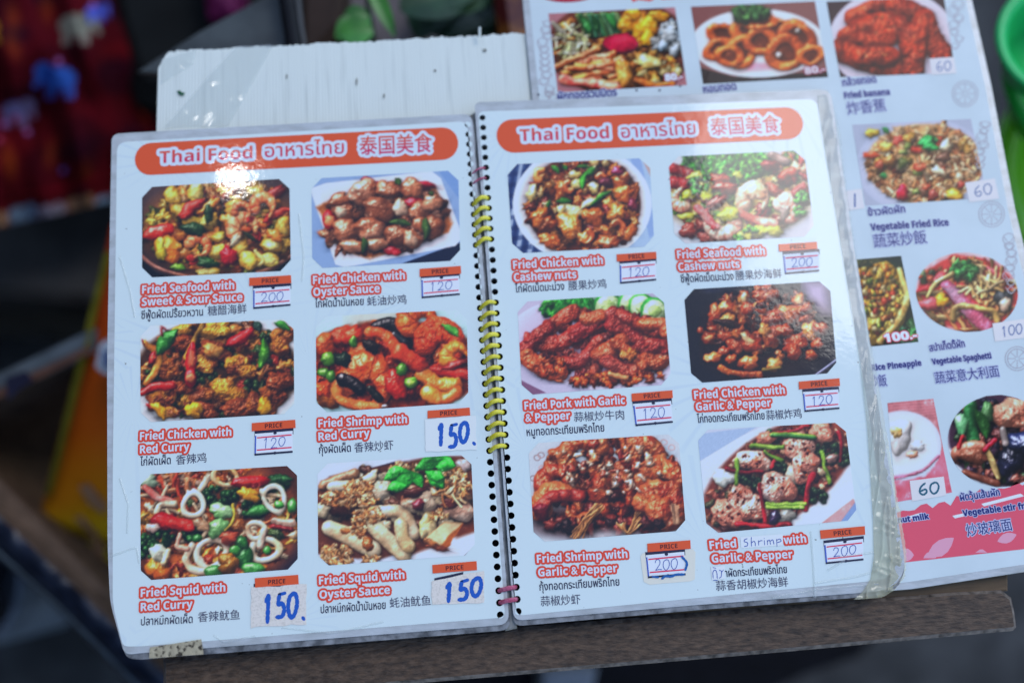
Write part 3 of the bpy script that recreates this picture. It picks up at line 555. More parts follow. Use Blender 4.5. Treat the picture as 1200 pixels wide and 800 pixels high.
def oyster_squid():
    d = Dish(60, -25, 700, 420, (190, 208, 234), seed=16)
    d.P([(60, 40), (240, 0), (60, 80)], (214, 224, 240)); d.P([(240, 40), (380, 0), (380, 40), (280, 70)], (50, 40, 66))
    d.P([(60, 130), (120, 60), (520, -20), (700, -20), (700, 240), (420, 350), (300, 390), (60, 360)], (96, 54, 40), soft=6)
    d.P([(440, 350), (700, 230), (700, 430), (300, 430)], (206, 216, 236), soft=6); d.P([(430, 330), (690, 220), (690, 275), (440, 365)], (100, 50, 30), soft=8)
    d.fill(380, 150, 280, 130, 60, 24, 40, [(206, 190, 160), (190, 170, 140), (150, 110, 80), (90, 56, 44)], spec=.4)
    Q = dict(col2=(206, 176, 140), spec=.4, bump=.08)
    d.S([(95, 95), (160, 70), (220, 50)], 20, (150, 110, 80), (90, 60, 50)); d.S([(130, 100), (220, 90), (290, 60)], 18, (216, 200, 176), **Q); d.B(310, 120, 50, 36, -10, (214, 208, 190), (196, 176, 150), spec=.4)
    d.S([(120, 260), (200, 300), (290, 345)], 30, (222, 206, 176), **Q); d.S([(260, 215), (330, 290), (410, 365)], 31, (226, 208, 172), **Q); d.S([(300, 200), (400, 200), (450, 280)], 25, (220, 206, 184), **Q); d.S([(400, 250), (410, 300), (430, 330)], 26, (206, 176, 130), **Q)
    d.B(505, 250, 34, 52, 20, (216, 196, 150), (190, 160, 100), spec=.4); d.P([(488, 310), (570, 235), (645, 240), (600, 330), (540, 352)], (150, 84, 40)); d.P([(495, 305), (572, 235), (638, 240), (560, 325)], (216, 190, 150), soft=5); d.B(545, 335, 50, 12, 12, (140, 66, 36), (100, 50, 30)); d.B(520, 315, 30, 12, 20, (190, 120, 70))
    d.B(465, 150, 62, 56, 0, (220, 196, 170), (180, 120, 90), spec=.6); d.B(450, 120, 50, 20, -10, (110, 50, 40)); d.B(468, 170, 26, 22, 0, (110, 40, 50), spec=.5); d.B(625, 185, 62, 50, 10, (218, 196, 180), (190, 150, 130)); d.B(600, 160, 50, 22, -10, (130, 60, 50)); d.B(640, 20, 36, 28, 0, (206, 190, 190)); d.B(150, 185, 50, 26, 20, (110, 54, 40), spec=.5); d.B(90, 190, 36, 30, 0, (206, 190, 160))
    G = [(226, 176, 120), (206, 140, 84), (236, 196, 150), (190, 120, 70)]
    for p in [(235, 100, 60, 30, 60), (200, 150, 110, 32, 120), (270, 210, 70, 30, 60), (150, 370, 66, 40, 110), (280, 385, 40, 14, 26), (580, 70, 80, 50, 120), (420, 30, 60, 24, 50), (620, 110, 60, 40, 50), (230, 260, 30, 40, 40), (550, 210, 30, 20, 20), (130, 140, 44, 20, 30)]:
        d.fill(p[0], p[1], p[2], p[3], p[4], 6, 12, G, irr=.35, spec=.3, bump=.2, sh=.22)
    d.fill(580, 130, 70, 30, 14, 20, 34, G, kind='S', asp=.14); d.B(270, 325, 24, 26, 0, (176, 96, 40), sh=.2); d.B(180, 275, 20, 12, 0, (180, 110, 60), sh=.2)
    for a in [(340, 70, 440, 40, 28), (380, 120, 460, 50, 30), (350, 110, 420, 95, 22), (460, 30, 590, -10, 26), (500, 40, 565, 100, 34), (440, 40, 480, 100, 22), (540, 20, 610, 20, 24), (520, 60, 570, 60, 26)]: d.leaf(*a, (60, 190, 66), spec=.2, bump=.35, sh=.3)
    d.P([(690, 330), (640, 375), (700, 350)], (40, 60, 80)); d.grain(5); return d

def cashew_chicken():
    d = Dish(105, 245, 735, 665, (60, 84, 130), seed=17)
    for i in range(9):
        x = 105 + i * 24; d.P([(x, 250), (x + 12, 250), (x - 60, 680), (x - 78, 680)], (176, 196, 222) if i % 2 else (30, 50, 100), a=.75)
        y = 280 + i * 44; d.P([(105, y), (220, y - 20), (220, y), (105, y + 18)], (20, 36, 84), a=.5)
    d.P([(590, 250), (740, 250), (740, 670), (600, 670)], (150, 180, 216)); d.P([(660, 250), (730, 250), (730, 390)], (170, 150, 150)); d.P([(620, 255), (660, 250), (730, 560), (700, 590)], (120, 150, 206), a=.7)
    d.E(425, 450, 282, 235, 0, (206, 212, 222), (226, 234, 246)); d.E(425, 445, 250, 212, 0, (170, 170, 180), soft=14); d.E(428, 450, 235, 200, 0, (84, 40, 24), soft=5)
    C = [(150, 70, 30), (180, 92, 34), (130, 54, 28), (196, 112, 50), (120, 44, 34)]
    d.mass(428, 450, 225, 190, C + [(110, 44, 34), (206, 130, 60), (170, 84, 40)], n=170, r0=16, r1=34, spec=.6)
    d.fill(428, 380, 190, 120, 30, 14, 26, [(206, 170, 110), (196, 140, 80)], asp=.45, spec=.6)
    for p in [(215, 400, 24, 34, 10), (390, 330, 24, 20, 0), (385, 475, 44, 26, 20), (470, 385, 26, 22, 30), (450, 445, 40, 14, -30), (400, 370, 24, 20, 0), (345, 470, 20, 26, 0)]: d.B(*p, (224, 206, 150), (200, 170, 100), spec=.6)
    for a in [(425, 390, 440, 310, 14), (440, 330, 475, 305, 14), (460, 455, 540, 400, 14), (300, 295, 330, 325, 12), (290, 430, 280, 460, 10), (320, 435, 380, 440, 10), (345, 290, 360, 310, 10), (400, 295, 450, 300, 8)]: d.leaf(*a, (60, 140, 44))
    for p in [(375, 530, 52, 48, 0), (285, 535, 40, 34, 0), (250, 500, 36, 44, 20), (470, 500, 40, 40, 0), (560, 480, 40, 36, 0), (440, 575, 30, 26, 0), (530, 600, 44, 34, 10), (610, 560, 40, 34, 0), (580, 360, 40, 36, 0), (300, 600, 50, 30, 0), (590, 410, 40, 30, 0), (340, 390, 30, 30, 0)]: d.B(*p, C[d.r.randint(4)], (206, 120, 50), spec=.8, bump=.22, irr=.2)
    for p in [(570, 545, 22, 200), (440, 575, 26, -60), (370, 380, 20, 60), (590, 320, 20, 30), (250, 330, 22, 100), (500, 350, 20, 200)]: d.S([(p[0] + p[2] * math.cos(math.radians(p[3] + t)), p[1] + p[2] * math.sin(math.radians(p[3] + t))) for t in (0, 70, 140, 200)], 11, (206, 120, 60), (176, 86, 40), spec=.8)
    d.B(570, 315, 26, 18, 0, (120, 40, 70), spec=.6); d.B(520, 360, 30, 20, 20, (90, 30, 44)); d.B(630, 450, 22, 30, 0, (130, 40, 60), spec=.5)
    d.grain(6); return d

def cashew_seafood():
    d = Dish(30, 215, 660, 620, (190, 200, 214), seed=18)
    d.P([(50, 500), (200, 600), (620, 590), (640, 470)], (176, 184, 200), soft=20)
    d.E(330, 410, 290, 160, 0, (186, 160, 90), soft=30); d.mass(330, 420, 285, 155, [(206, 196, 80), (216, 170, 120), (190, 96, 76), (110, 160, 60), (224, 206, 130)], n=150, r0=18, r1=36)
    d.E(290, 285, 170, 72, 0, (56, 140, 48), soft=20); d.fill(290, 285, 180, 74, 230, 9, 18, [(70, 176, 56), (50, 150, 50), (110, 196, 70), (60, 130, 46)], irr=.3, spec=.25, sh=.3)
    d.fill(550, 300, 70, 60, 26, 18, 30, [(180, 60, 60), (214, 150, 120), (80, 150, 60), (190, 180, 80)]); d.B(460, 295, 36, 24, 10, (150, 50, 50)); d.S([(470, 250), (530, 275)], 16, (216, 180, 170)); d.S([(50, 300), (110, 320), (130, 330)], 24, (190, 50, 50)); d.S([(60, 360), (140, 365)], 24, (180, 50, 50)); d.S([(510, 340), (560, 310)], 20, (200, 70, 50))
    for p in [(255, 345, 40, 28, 0), (280, 385, 56, 24, 0), (240, 440, 44, 26, -35), (130, 560, 40, 28, 20), (215, 580, 56, 26, 0), (185, 530, 30, 34, 0), (480, 395, 40, 20, 30), (430, 470, 30, 22, 0)]: d.B(*p, (150, 66, 50), (110, 40, 34), spec=.6, irr=.2)
    d.shrimp(390, 430, 52, 150, 250, 34, (240, 200, 170), (226, 140, 110), (200, 50, 60)); d.B(405, 405, 40, 34, 0, (246, 214, 186), (226, 160, 120), spec=.3, sh=.2); d.shrimp(530, 470, 46, 220, 260, 28, (240, 206, 190), (220, 130, 110), (200, 60, 60)); d.B(520, 480, 22, 30, 0, (244, 220, 206)); d.shrimp(270, 510, 68, 20, 160, 36, (240, 206, 186), (226, 150, 130), (196, 50, 56)); d.shrimp(110, 430, 40, 90, 170, 28, (236, 180, 150), (210, 90, 70)); d.B(590, 400, 30, 40, 10, (230, 170, 150), (206, 100, 90))
    d.S([(330, 480), (420, 520), (490, 530)], 20, (220, 110, 96), (240, 170, 150)); d.S([(160, 460), (200, 500), (240, 540)], 18, (206, 70, 80), (236, 170, 160)); d.B(230, 545, 10, 8, 0, (170, 30, 40)); d.S([(560, 405), (600, 380)], 14, (180, 60, 60))
    for p in [(150, 335, 30, 22), (130, 410, 24, 20), (200, 400, 26, 34), (290, 490, 44, 30), (400, 560, 50, 26), (350, 580, 40, 20), (480, 560, 40, 20), (330, 330, 20, 16), (120, 500, 30, 16)]: d.B(*p, 0, (206, 200, 74), (170, 176, 50), spec=.4)
    d.fill(170, 370, 40, 26, 16, 9, 14, [(60, 150, 50)]); d.fill(380, 550, 30, 14, 10, 9, 14, [(90, 170, 50)]); d.fill(590, 450, 26, 60, 16, 9, 16, [(60, 140, 50)]); d.fill(330, 585, 26, 10, 6, 9, 14, [(70, 150, 50)])
    d.grain(6); return d

def garlic_pork():
    d = Dish(90, 0, 835, 500, (176, 176, 206), seed=19)
    d.P([(120, 420), (240, 480), (130, 500)], (120, 90, 120)); d.E(480, 250, 420, 215, 6, (196, 192, 222), (206, 204, 232)); d.E(480, 240, 380, 190, 6, (190, 184, 214), soft=20)
    d.fill(350, 80, 130, 40, 120, 14, 26, [(46, 150, 50), (36, 120, 40), (70, 170, 60)], irr=.4, bump=.3); d.P([(300, 20), (560, 10), (620, 120), (300, 130)], (40, 130, 50), a=.4, soft=30)
    for x, y in [(530, 70), (640, 62), (690, 76), (745, 92)]:
        d.B(x, y, 66, 62, 0, (70, 160, 70), (50, 140, 60), irr=.02, spec=.2); d.B(x + 2, y + 4, 56, 53, 0, (196, 226, 176), (176, 216, 150), irr=.02, spec=.15, sh=0); d.B(x + 4, y + 6, 32, 30, 0, (170, 206, 120), (190, 220, 150), sh=0, irr=.08, spec=.1)
    C = [(160, 60, 40), (146, 48, 36), (180, 80, 46), (136, 40, 36)]
    d.mass(500, 270, 335, 165, [(136, 46, 38), (150, 56, 42), (116, 40, 40), (170, 74, 46)], n=130, r0=20, r1=44)
    for pts, w in [([(250, 180), (320, 130), (370, 100)], 34), ([(190, 250), (300, 250), (400, 190), (510, 150)], 40), ([(380, 210), (480, 150), (560, 110)], 34), ([(140, 280), (190, 220), (250, 170)], 36), ([(320, 340), (400, 330), (480, 240)], 32), ([(560, 160), (630, 210), (700, 280)], 38), ([(480, 300), (560, 260), (590, 240)], 40), ([(600, 110), (680, 160), (760, 200)], 34), ([(150, 320), (220, 370), (300, 380)], 40), ([(520, 330), (600, 370), (690, 370)], 34), ([(700, 160), (790, 160), (810, 200)], 32), ([(720, 330), (770, 340), (800, 310)], 40), ([(430, 130), (490, 120)], 30), ([(730, 260), (800, 270)], 34), ([(560, 250), (640, 300), (690, 350)], 26)]:
        c = C[d.r.randint(4)]; d.S(pts, w, c, tuple(np.array(c) * .72 + np.array([30, 14, 6])), bump=.3, spec=.5, ns=2.4)
    d.P([(440, 320), (520, 300), (640, 350), (500, 390), (330, 290), (390, 260)], (84, 50, 60), soft=50, a=.45)
    d.fill(630, 305, 44, 18, 14, 12, 18, [(196, 110, 50)], bump=.3); d.fill(560, 415, 230, 26, 60, 10, 22, [(190, 80, 26), (160, 60, 26), (206, 100, 40)], rot=-4, bump=.3); d.fill(260, 360, 60, 40, 20, 10, 20, [(150, 60, 30), (180, 80, 40)], bump=.3); d.S([(540, 395), (615, 405)], 13, (206, 130, 80)); d.B(365, 450, 4, 4, 0, (30, 24, 30)); d.B(300, 425, 20, 6, 10, (190, 90, 50))
    d.grain(6); return d

def garlic_chicken():
    d = Dish(30, 25, 775, 525, (22, 24, 40), seed=20)
    d.P([(600, 30), (720, 30), (740, 190), (690, 200), (610, 120)], (150, 140, 180), soft=50); d.P([(120, 60), (400, 35), (160, 90)], (60, 80, 120), soft=30, a=.5); d.S([(660, 480), (770, 400)], 6, (140, 150, 190), sh=0)
    d.E(430, 300, 300, 190, 0, (46, 22, 20), soft=60, a=.8)
    C = [(190, 92, 34), (170, 74, 30), (206, 120, 60), (150, 56, 26), (214, 140, 70)]
    d.mass(420, 235, 260, 155, [(150, 64, 28), (120, 44, 24), (176, 84, 36), (190, 100, 46), (90, 36, 24)], n=130, r0=18, r1=38, spec=.6)
    for p in [(190, 190, 34, 50, 20), (250, 165, 44, 34, 10), (325, 115, 30, 36, 0), (430, 110, 60, 34, 0), (345, 165, 34, 30, 0), (580, 125, 26, 34, 0), (550, 190, 70, 40, 10), (470, 210, 50, 40, 0), (160, 300, 36, 28, 0), (240, 290, 44, 26, 0), (290, 340, 46, 36, 0), (360, 320, 60, 44, 30), (225, 365, 30, 26, 0), (180, 390, 40, 30, -20), (265, 398, 26, 24, 0), (350, 420, 50, 36, -20), (460, 300, 44, 50, 40), (570, 330, 60, 44, -20), (560, 370, 34, 40, 0), (640, 270, 44, 44, 0), (690, 260, 36, 30, 0), (670, 330, 30, 28, 0), (640, 385, 30, 26, 0), (470, 425, 36, 34, 0), (620, 220, 34, 22, 0), (410, 160, 40, 30, 0), (520, 270, 40, 36, 0), (250, 220, 40, 30, 0), (180, 255, 22, 16, 0), (125, 268, 18, 14, 0), (620, 170, 30, 30, 0), (300, 270, 30, 30, 0), (430, 260, 30, 30, 0)]:
        d.B(*p, C[d.r.randint(5)], (130, 50, 24), irr=.16, bump=.2, spec=.6)
    for p in [(345, 300, 40, 14, 30), (325, 118, 14, 22, 0), (580, 125, 14, 24, 0), (160, 300, 20, 12, 0)]: d.B(*p, (236, 190, 140), (210, 130, 80), sh=0)
    d.S([(215, 440), (270, 470), (410, 475)], 16, (176, 90, 36), (130, 56, 24), bump=.3); d.S([(420, 450), (500, 440)], 8, (110, 90, 30)); d.B(410, 150, 26, 18, 0, (60, 20, 16)); d.B(250, 235, 60, 20, 10, (60, 26, 20), sh=.2)
    d.grain(5); return d

def garlic_shrimp():
    d = Dish(120, 15, 770, 460, (180, 196, 212), seed=21)
    d.E(440, 250, 340, 200, 0, (206, 220, 232), (176, 192, 210), soft=30)
    for x, y in [(165, 120), (185, 160), (150, 200), (690, 80), (700, 130), (660, 60), (720, 160), (180, 110)]: d.R(x, y, 14, 12, 0, .25, (206, 160, 160), sh=0, spec=0)
    d.E(430, 360, 290, 70, -3, (60, 30, 30), soft=24)
    C = [(156, 62, 30), (140, 48, 26), (176, 84, 44), (120, 36, 26)]
    d.mass(450, 190, 262, 152, C + [(110, 36, 26), (190, 104, 60)], n=110, r0=20, r1=42, spec=.6); d.fill(450, 310, 270, 90, 50, 22, 40, C + [(90, 30, 24)], bump=.3, spec=.5)
    for a in [(330, 120, 70, 160, 220, 40), (450, 150, 66, 20, 200, 36), (580, 130, 70, 180, 230, 40), (640, 220, 74, 190, 220, 40), (230, 220, 56, 150, 240, 34), (460, 260, 74, 190, 200, 42), (640, 320, 80, 200, 260, 50), (240, 320, 84, 180, 180, 46), (450, 70, 50, 160, 220, 30), (330, 330, 50, 40, 160, 30)]:
        d.shrimp(*a[:5], w=a[5], col=C[d.r.randint(3)], col2=(186, 110, 64), tail=(110, 30, 24), bump=.26, spec=.5)
    d.B(640, 330, 52, 70, 0, (168, 84, 46), (150, 54, 30), bump=.2, spec=.4); d.S([(170, 310), (230, 270), (330, 270)], 26, (166, 60, 44), (120, 36, 30), seg=4, bump=.25); d.B(180, 330, 30, 40, 0, (116, 24, 34)); d.fill(420, 140, 200, 80, 40, 10, 20, [(206, 160, 130), (190, 110, 70), (150, 60, 40)], asp=.4, spec=.8); d.fill(450, 200, 200, 60, 20, 8, 16, [(216, 180, 160)], asp=.35, spec=.8)
    d.fill(430, 385, 240, 22, 30, 16, 30, [(70, 26, 24), (110, 40, 30), (50, 24, 26)], spec=.3)
    for i in range(16):
        x = 390 + d.r.rand() * 40; d.S([(x, 300 + 20 * d.r.rand()), (x - 30 - 20 * d.r.rand(), 350), (x - 60 - 50 * d.r.rand(), 400 + 40 * d.r.rand())], 3, (206, 140, 80), sh=.3)
    for i in range(12): d.S([(470 + 40 * d.r.rand(), 370), (520, 400 + 20 * d.r.rand()), (550 + 30 * d.r.rand(), 330 + 60 * d.r.rand())], 3, (214, 150, 90), sh=.3)
    for i in range(6): d.S([(690 + 6 * i, 300 + 10 * d.r.rand()), (700 + 4 * i, 380)], 2.5, (190, 150, 120), sh=.2)
    d.E(440, 425, 60, 22, 0, (206, 216, 230), soft=16, a=.7); d.grain(7); return d

def pepper_shrimp():
    d = Dish(50, 0, 685, 440, (176, 192, 220), seed=22)
    d.P([(50, 150), (300, 30), (680, 0), (690, 300), (300, 440), (130, 440), (60, 320)], (206, 216, 234)); d.P([(300, 440), (690, 200), (690, 330), (480, 440)], (216, 226, 242)); d.P([(510, 400), (640, 300), (660, 340), (580, 395)], (186, 140, 146)); d.P([(590, 390), (650, 310), (690, 320), (690, 400)], (120, 150, 200)); d.P([(50, 60), (280, 30), (50, 170)], (150, 176, 214))
    d.E(355, 215, 320, 165, -33, (110, 56, 44), soft=8)
    d.fill(355, 215, 305, 152, 260, 9, 20, [(150, 86, 66), (120, 60, 48), (176, 116, 90), (90, 44, 40), (196, 150, 120), (76, 76, 50)], rot=-33, bump=.3, sh=.3)
    for p in [(350, 180, 44, 20, 26), (250, 230, 50, 20, 34), (500, 290, 46, 22, 30), (560, 130, 70, 40, 50), (330, 70, 30, 24, 20), (450, 260, 30, 20, 16)]: d.pepper(p[0], p[1], p[4], p[2], p[3], 20, 10, (46, 74, 44))
    d.B(155, 220, 42, 34, 20, (230, 236, 236), (206, 216, 210), spec=.3); d.B(390, 365, 34, 28, 0, (226, 226, 216)); d.B(420, 215, 34, 36, 0, (226, 220, 206), (206, 180, 160))
    W = dict(col2=(206, 130, 110), bump=.22, spec=.4, ns=2.6)
    d.B(265, 160, 66, 42, 10, (232, 200, 186), **W); d.B(440, 105, 66, 50, 30, (226, 176, 160), **W); d.B(460, 180, 50, 60, 0, (216, 150, 136), **W); d.B(355, 260, 68, 58, 0, (236, 206, 200), **W); d.B(240, 320, 76, 60, 40, (236, 200, 186), **W); d.B(165, 360, 60, 44, 40, (206, 120, 100), **W); d.B(520, 50, 40, 44, 0, (214, 160, 130), **W); d.B(310, 75, 40, 26, -20, (206, 120, 96), **W)
    for p in [(265, 160, 50, 30), (440, 105, 50, 36), (460, 180, 36, 44), (355, 260, 50, 40), (240, 320, 56, 46), (165, 360, 44, 34), (200, 300, 30, 30)]: d.fill(p[0], p[1], p[2], p[3], 14, 2.5, 6, [(90, 40, 36), (190, 90, 50), (70, 30, 30)], sh=.2, spec=.1)
    d.S([(290, 250), (300, 320), (310, 385)], 7, (170, 24, 40)); d.S([(490, 210), (470, 270), (460, 340)], 9, (180, 30, 46)); d.S([(165, 190), (230, 205), (300, 205)], 9, (160, 26, 40)); d.S([(335, 55), (420, 50), (470, 30)], 7, (170, 30, 40)); d.S([(205, 395), (280, 405), (400, 398)], 11, (176, 26, 34)); d.S([(580, 40), (595, 100), (590, 160)], 7, (160, 26, 44)); d.S([(350, 160), (340, 185)], 9, (180, 40, 46))
    for pts in [[(318, 318), (460, 318)], [(320, 330), (450, 332)], [(205, 155), (200, 245)], [(260, 105), (380, 108)], [(310, 125), (375, 160)], [(335, 60), (495, 72)], [(520, 125), (550, 240)]]: d.S(pts, 8, (124, 160, 60), (90, 130, 40))
    d.S([(335, 62), (495, 74)], 6, (50, 110, 50)); d.B(560, 150, 26, 16, -20, (206, 160, 150)); d.B(345, 370, 22, 26, 0, (70, 50, 90), spec=.9); d.B(520, 200, 20, 12, 40, (206, 180, 150)); d.grain(8); return d

def fries_platter():
    d = Dish(170, 25, 895, 475, (150, 110, 120), seed=23)
    d.E(540, 240, 370, 240, 0, (96, 56, 46), soft=6); d.fill(540, 250, 320, 200, 60, 24, 40, [(190, 130, 60), (160, 100, 50)], bump=.2)
    for i in range(26): x = 330 + i * 8; d.S([(x, 70 + 10 * d.r.rand()), (x + 30 + 20 * d.r.rand(), 180)], 9, (60 + 60 * d.r.rand(), 140, 80 + 30 * d.r.rand()))
    for a in [(340, 80, 400, 190, 22), (400, 80, 430, 170, 18), (470, 70, 520, 150, 20)]: d.leaf(*a, (50, 120, 60))
    d.fill(290, 210, 80, 80, 50, 24, 40, [(206, 206, 170), (190, 200, 140), (220, 220, 200)], kind='S', asp=.16); d.B(300, 195, 20, 12, 0, (196, 140, 70)); d.S([(205, 115), (250, 160)], 9, (220, 220, 200))
    for p in [(580, 120, 44, 60), (640, 150, 40, 80), (610, 70, 40, 30), (690, 130, 44, 60), (740, 80, 50, 26), (680, 190, 36, 40)]: d.B(*p, 10, (214, 160, 40), (190, 120, 30), bump=.2)
    d.fill(790, 200, 70, 80, 34, 20, 36, [(180, 196, 206), (150, 176, 196), (200, 210, 214)]); d.E(545, 225, 92, 52, 0, (70, 30, 40)); d.E(545, 218, 86, 44, 0, (176, 24, 70), (130, 16, 50)); d.E(560, 205, 50, 18, 0, (206, 50, 80), soft=10)
    for i in range(46):
        x, y = 240 + 260 * d.r.rand(), 290 + 130 * d.r.rand(); l = 60 + 40 * d.r.rand(); a = -.3 + .5 * d.r.rand(); d.S([(x, y), (x + l * math.cos(a), y + l * math.sin(a))], 13, [(216, 150, 70), (226, 130, 96), (230, 180, 130)][d.r.randint(3)], (190, 90, 50))
    d.S([(220, 340), (320, 290), (430, 250)], 14, (226, 130, 80)); d.S([(260, 400), (400, 420), (540, 440)], 22, (230, 150, 120), (200, 70, 70)); d.B(560, 370, 40, 76, 0, (206, 160, 80), (180, 120, 50))
    d.fill(720, 350, 110, 70, 60, 16, 30, [(206, 170, 90), (190, 130, 50), (170, 100, 40), (206, 190, 130)], bump=.3); d.B(690, 310, 60, 36, 0, (206, 190, 130), (176, 150, 80)); d.S([(620, 400), (720, 430), (800, 420)], 16, (186, 100, 40)); d.grain(5); return d

def onion_rings():
    d = Dish(-190, 0, 385, 330, (120, 84, 84), seed=24)
    d.P([(-190, 250), (0, 300), (385, 280), (385, 340), (-190, 340)], (40, 30, 34)); d.E(95, 170, 262, 134, 0, (226, 230, 240), (206, 210, 224)); d.E(95, 165, 220, 106, 0, (214, 214, 226), soft=20); d.E(80, 262, 60, 14, 0, (196, 90, 120), soft=10, a=.7)
    K = dict(col2=(150, 66, 24), bump=.22, spec=.3)
    for p in [(-40, 130, 70, 44, 0), (60, 120, 80, 50, 10), (170, 110, 76, 46, -10), (-60, 190, 66, 46, -20), (250, 140, 80, 60, 30), (20, 200, 70, 74, 10), (105, 160, 70, 60, 0), (200, 205, 80, 74, -20), (300, 215, 56, 40, -10), (100, 80, 76, 34, 0), (-20, 215, 60, 50, 20)]: d.R(*p, w=.52, col=(196, 96, 36), hole=(90, 40, 20), **K)
    d.B(250, 120, 10, 10, 0, (230, 220, 216)); d.B(175, 215, 10, 12, 0, (230, 210, 206)); d.fill(60, 50, 66, 26, 60, 9, 18, [(50, 110, 50), (70, 130, 60), (36, 90, 40)], irr=.3); d.grain(4); return d

def fried_banana():
    d = Dish(350, -20, 880, 320, (60, 44, 50), seed=25)
    d.E(620, 160, 250, 200, 0, (206, 206, 224), (190, 190, 212)); d.E(620, 150, 205, 150, 0, (196, 190, 210), soft=20)
    K = dict(col2=(110, 34, 18), bump=.2, spec=.25, ns=2.0)
    for pts, w in [([(470, 70), (560, 30), (630, 20)], 36), ([(640, 30), (700, 50), (730, 70)], 44), ([(450, 150), (540, 110), (650, 120)], 50), ([(430, 195), (540, 240), (640, 260)], 46), ([(740, 90), (770, 150), (810, 210)], 48), ([(700, 150), (700, 220), (700, 270)], 50), ([(500, 150), (600, 150)], 40), ([(500, 215), (610, 225)], 40)]: d.S(pts, w, (150, 50, 22), **K)
    d.fill(630, 140, 160, 110, 26, 2.5, 4.5, [(190, 120, 76)], sh=.1, spec=.1); d.grain(4); return d

def veg_rice():
    d = Dish(450, 455, 1000, 810, (150, 164, 190), seed=26)
    d.E(740, 650, 262, 190, 0, (190, 200, 220), (160, 174, 204)); d.E(745, 640, 225, 155, 0, (176, 150, 110), soft=6)
    d.E(745, 640, 222, 150, 0, (190, 150, 104), soft=12)
    d.mass(745, 640, 215, 145, [(206, 170, 124), (196, 150, 96), (186, 130, 84), (214, 180, 140), (170, 110, 70)], n=150, r0=16, r1=34, spec=.25)
    d.fill(745, 640, 220, 150, 240, 8, 15, [(214, 180, 134), (196, 150, 104), (224, 200, 166), (186, 120, 76)], kind='S', asp=.34, spec=.25, sh=.25)
    d.fill(745, 640, 200, 130, 34, 15, 28, [(200, 84, 56), (206, 160, 76), (180, 70, 60), (130, 150, 80), (214, 186, 100), (130, 90, 70), (224, 204, 170)], spec=.35, sh=.3)
    for a in [(725, 560, 800, 545, 22), (760, 590, 780, 530, 20), (740, 575, 800, 580, 16), (580, 500, 600, 520, 12), (570, 690, 600, 690, 10)]: d.leaf(*a, (50, 170, 90))
    d.B(660, 755, 26, 28, 0, (186, 24, 56), spec=.4); d.B(540, 520, 26, 18, 0, (206, 180, 60)); d.B(860, 760, 36, 22, 0, (206, 160, 50)); d.B(535, 610, 30, 18, 0, (206, 80, 50)); d.B(610, 630, 30, 26, 0, (190, 130, 70)); d.B(715, 585, 24, 14, 0, (206, 60, 40)); d.grain(4); return d

def pineapple_rice():
    d = Dish(120, 235, 370, 585, (36, 60, 50), seed=27)
    d.B(180, 410, 135, 165, -10, (206, 190, 90), (186, 150, 60), irr=.04, bump=.2); d.S([(290, 300), (318, 400), (270, 500), (220, 560)], 12, (214, 196, 120), (190, 150, 80))
    d.fill(185, 400, 106, 130, 190, 7, 14, [(206, 150, 60), (190, 110, 40), (210, 180, 90), (160, 90, 40), (220, 200, 140), (110, 130, 50), (180, 60, 40)], irr=.1)
    d.fill(330, 540, 40, 60, 14, 14, 26, [(30, 90, 60), (50, 110, 60)], irr=.3); d.P([(130, 240), (300, 235), (310, 280), (250, 265), (140, 290)], (30, 50, 50), a=.8); d.grain(5); return d

def veg_spaghetti():
    d = Dish(330, 225, 750, 540, (206, 222, 240), seed=28)
    d.E(540, 385, 186, 148, 12, (170, 60, 60), soft=8)
    d.fill(540, 385, 170, 130, 90, 26, 46, [(206, 160, 100), (214, 180, 120), (196, 130, 80), (190, 60, 50)], kind='S', asp=.17)
    for p in [(410, 335, 60, 20, -30), (520, 385, 56, 24, 50), (500, 400, 70, 30, 40), (640, 310, 44, 16, 40), (400, 420, 40, 26, 0), (570, 430, 44, 20, 20)]: d.B(*p, (176, 40, 50), (206, 90, 100), spec=.3)
    d.S([(460, 350), (530, 430), (600, 500)], 27, (190, 150, 180), (170, 80, 110), bump=.2); d.B(440, 410, 24, 26, 0, (224, 160, 40)); d.B(665, 400, 32, 40, 0, (60, 70, 80)); d.B(670, 420, 20, 26, 0, (196, 170, 150)); d.fill(590, 345, 70, 50, 30, 24, 40, [(216, 190, 140), (206, 170, 110)], kind='S', asp=.17)
    d.fill(520, 295, 44, 36, 50, 8, 15, [(50, 140, 70), (70, 160, 80), (36, 110, 60)], irr=.3); d.S([(390, 390), (420, 340), (480, 310)], 8, (220, 190, 120)); d.S([(480, 480), (500, 430), (620, 440), (640, 480)], 9, (214, 176, 100)); d.fill(390, 310, 30, 20, 10, 10, 20, [(90, 110, 80), (196, 90, 60)]); d.grain(3); return d

def coconut_dessert():
    d = Dish(115, 45, 385, 450, (176, 120, 130), seed=29)
    for i in range(8): d.P([(115, 60 + i * 12), (330, 40 + i * 12), (330, 44 + i * 12), (115, 64 + i * 12)], (150, 96, 106), a=.7)
    d.P([(115, 330), (385, 230), (385, 450), (115, 450)], (190, 100, 120)); d.E(180, 230, 150, 130, 0, (206, 216, 232), (176, 196, 222)); d.E(190, 240, 120, 90, 0, (196, 212, 232), soft=16); d.S([(140, 352), (250, 328), (318, 270)], 7, (176, 100, 130), sh=.1, spec=.1)
    d.E(190, 220, 110, 100, 0, (206, 214, 226), soft=30); d.B(168, 195, 52, 66, -10, (228, 230, 232), (212, 216, 224), spec=.2, sh=.2, bump=.05); d.B(158, 180, 24, 22, 20, (216, 150, 70), (206, 180, 130), spec=.3, sh=.05); d.B(220, 262, 22, 16, 0, (206, 150, 130), sh=.2); d.B(240, 230, 30, 20, 0, (216, 224, 234), sh=.2); d.grain(3); return d

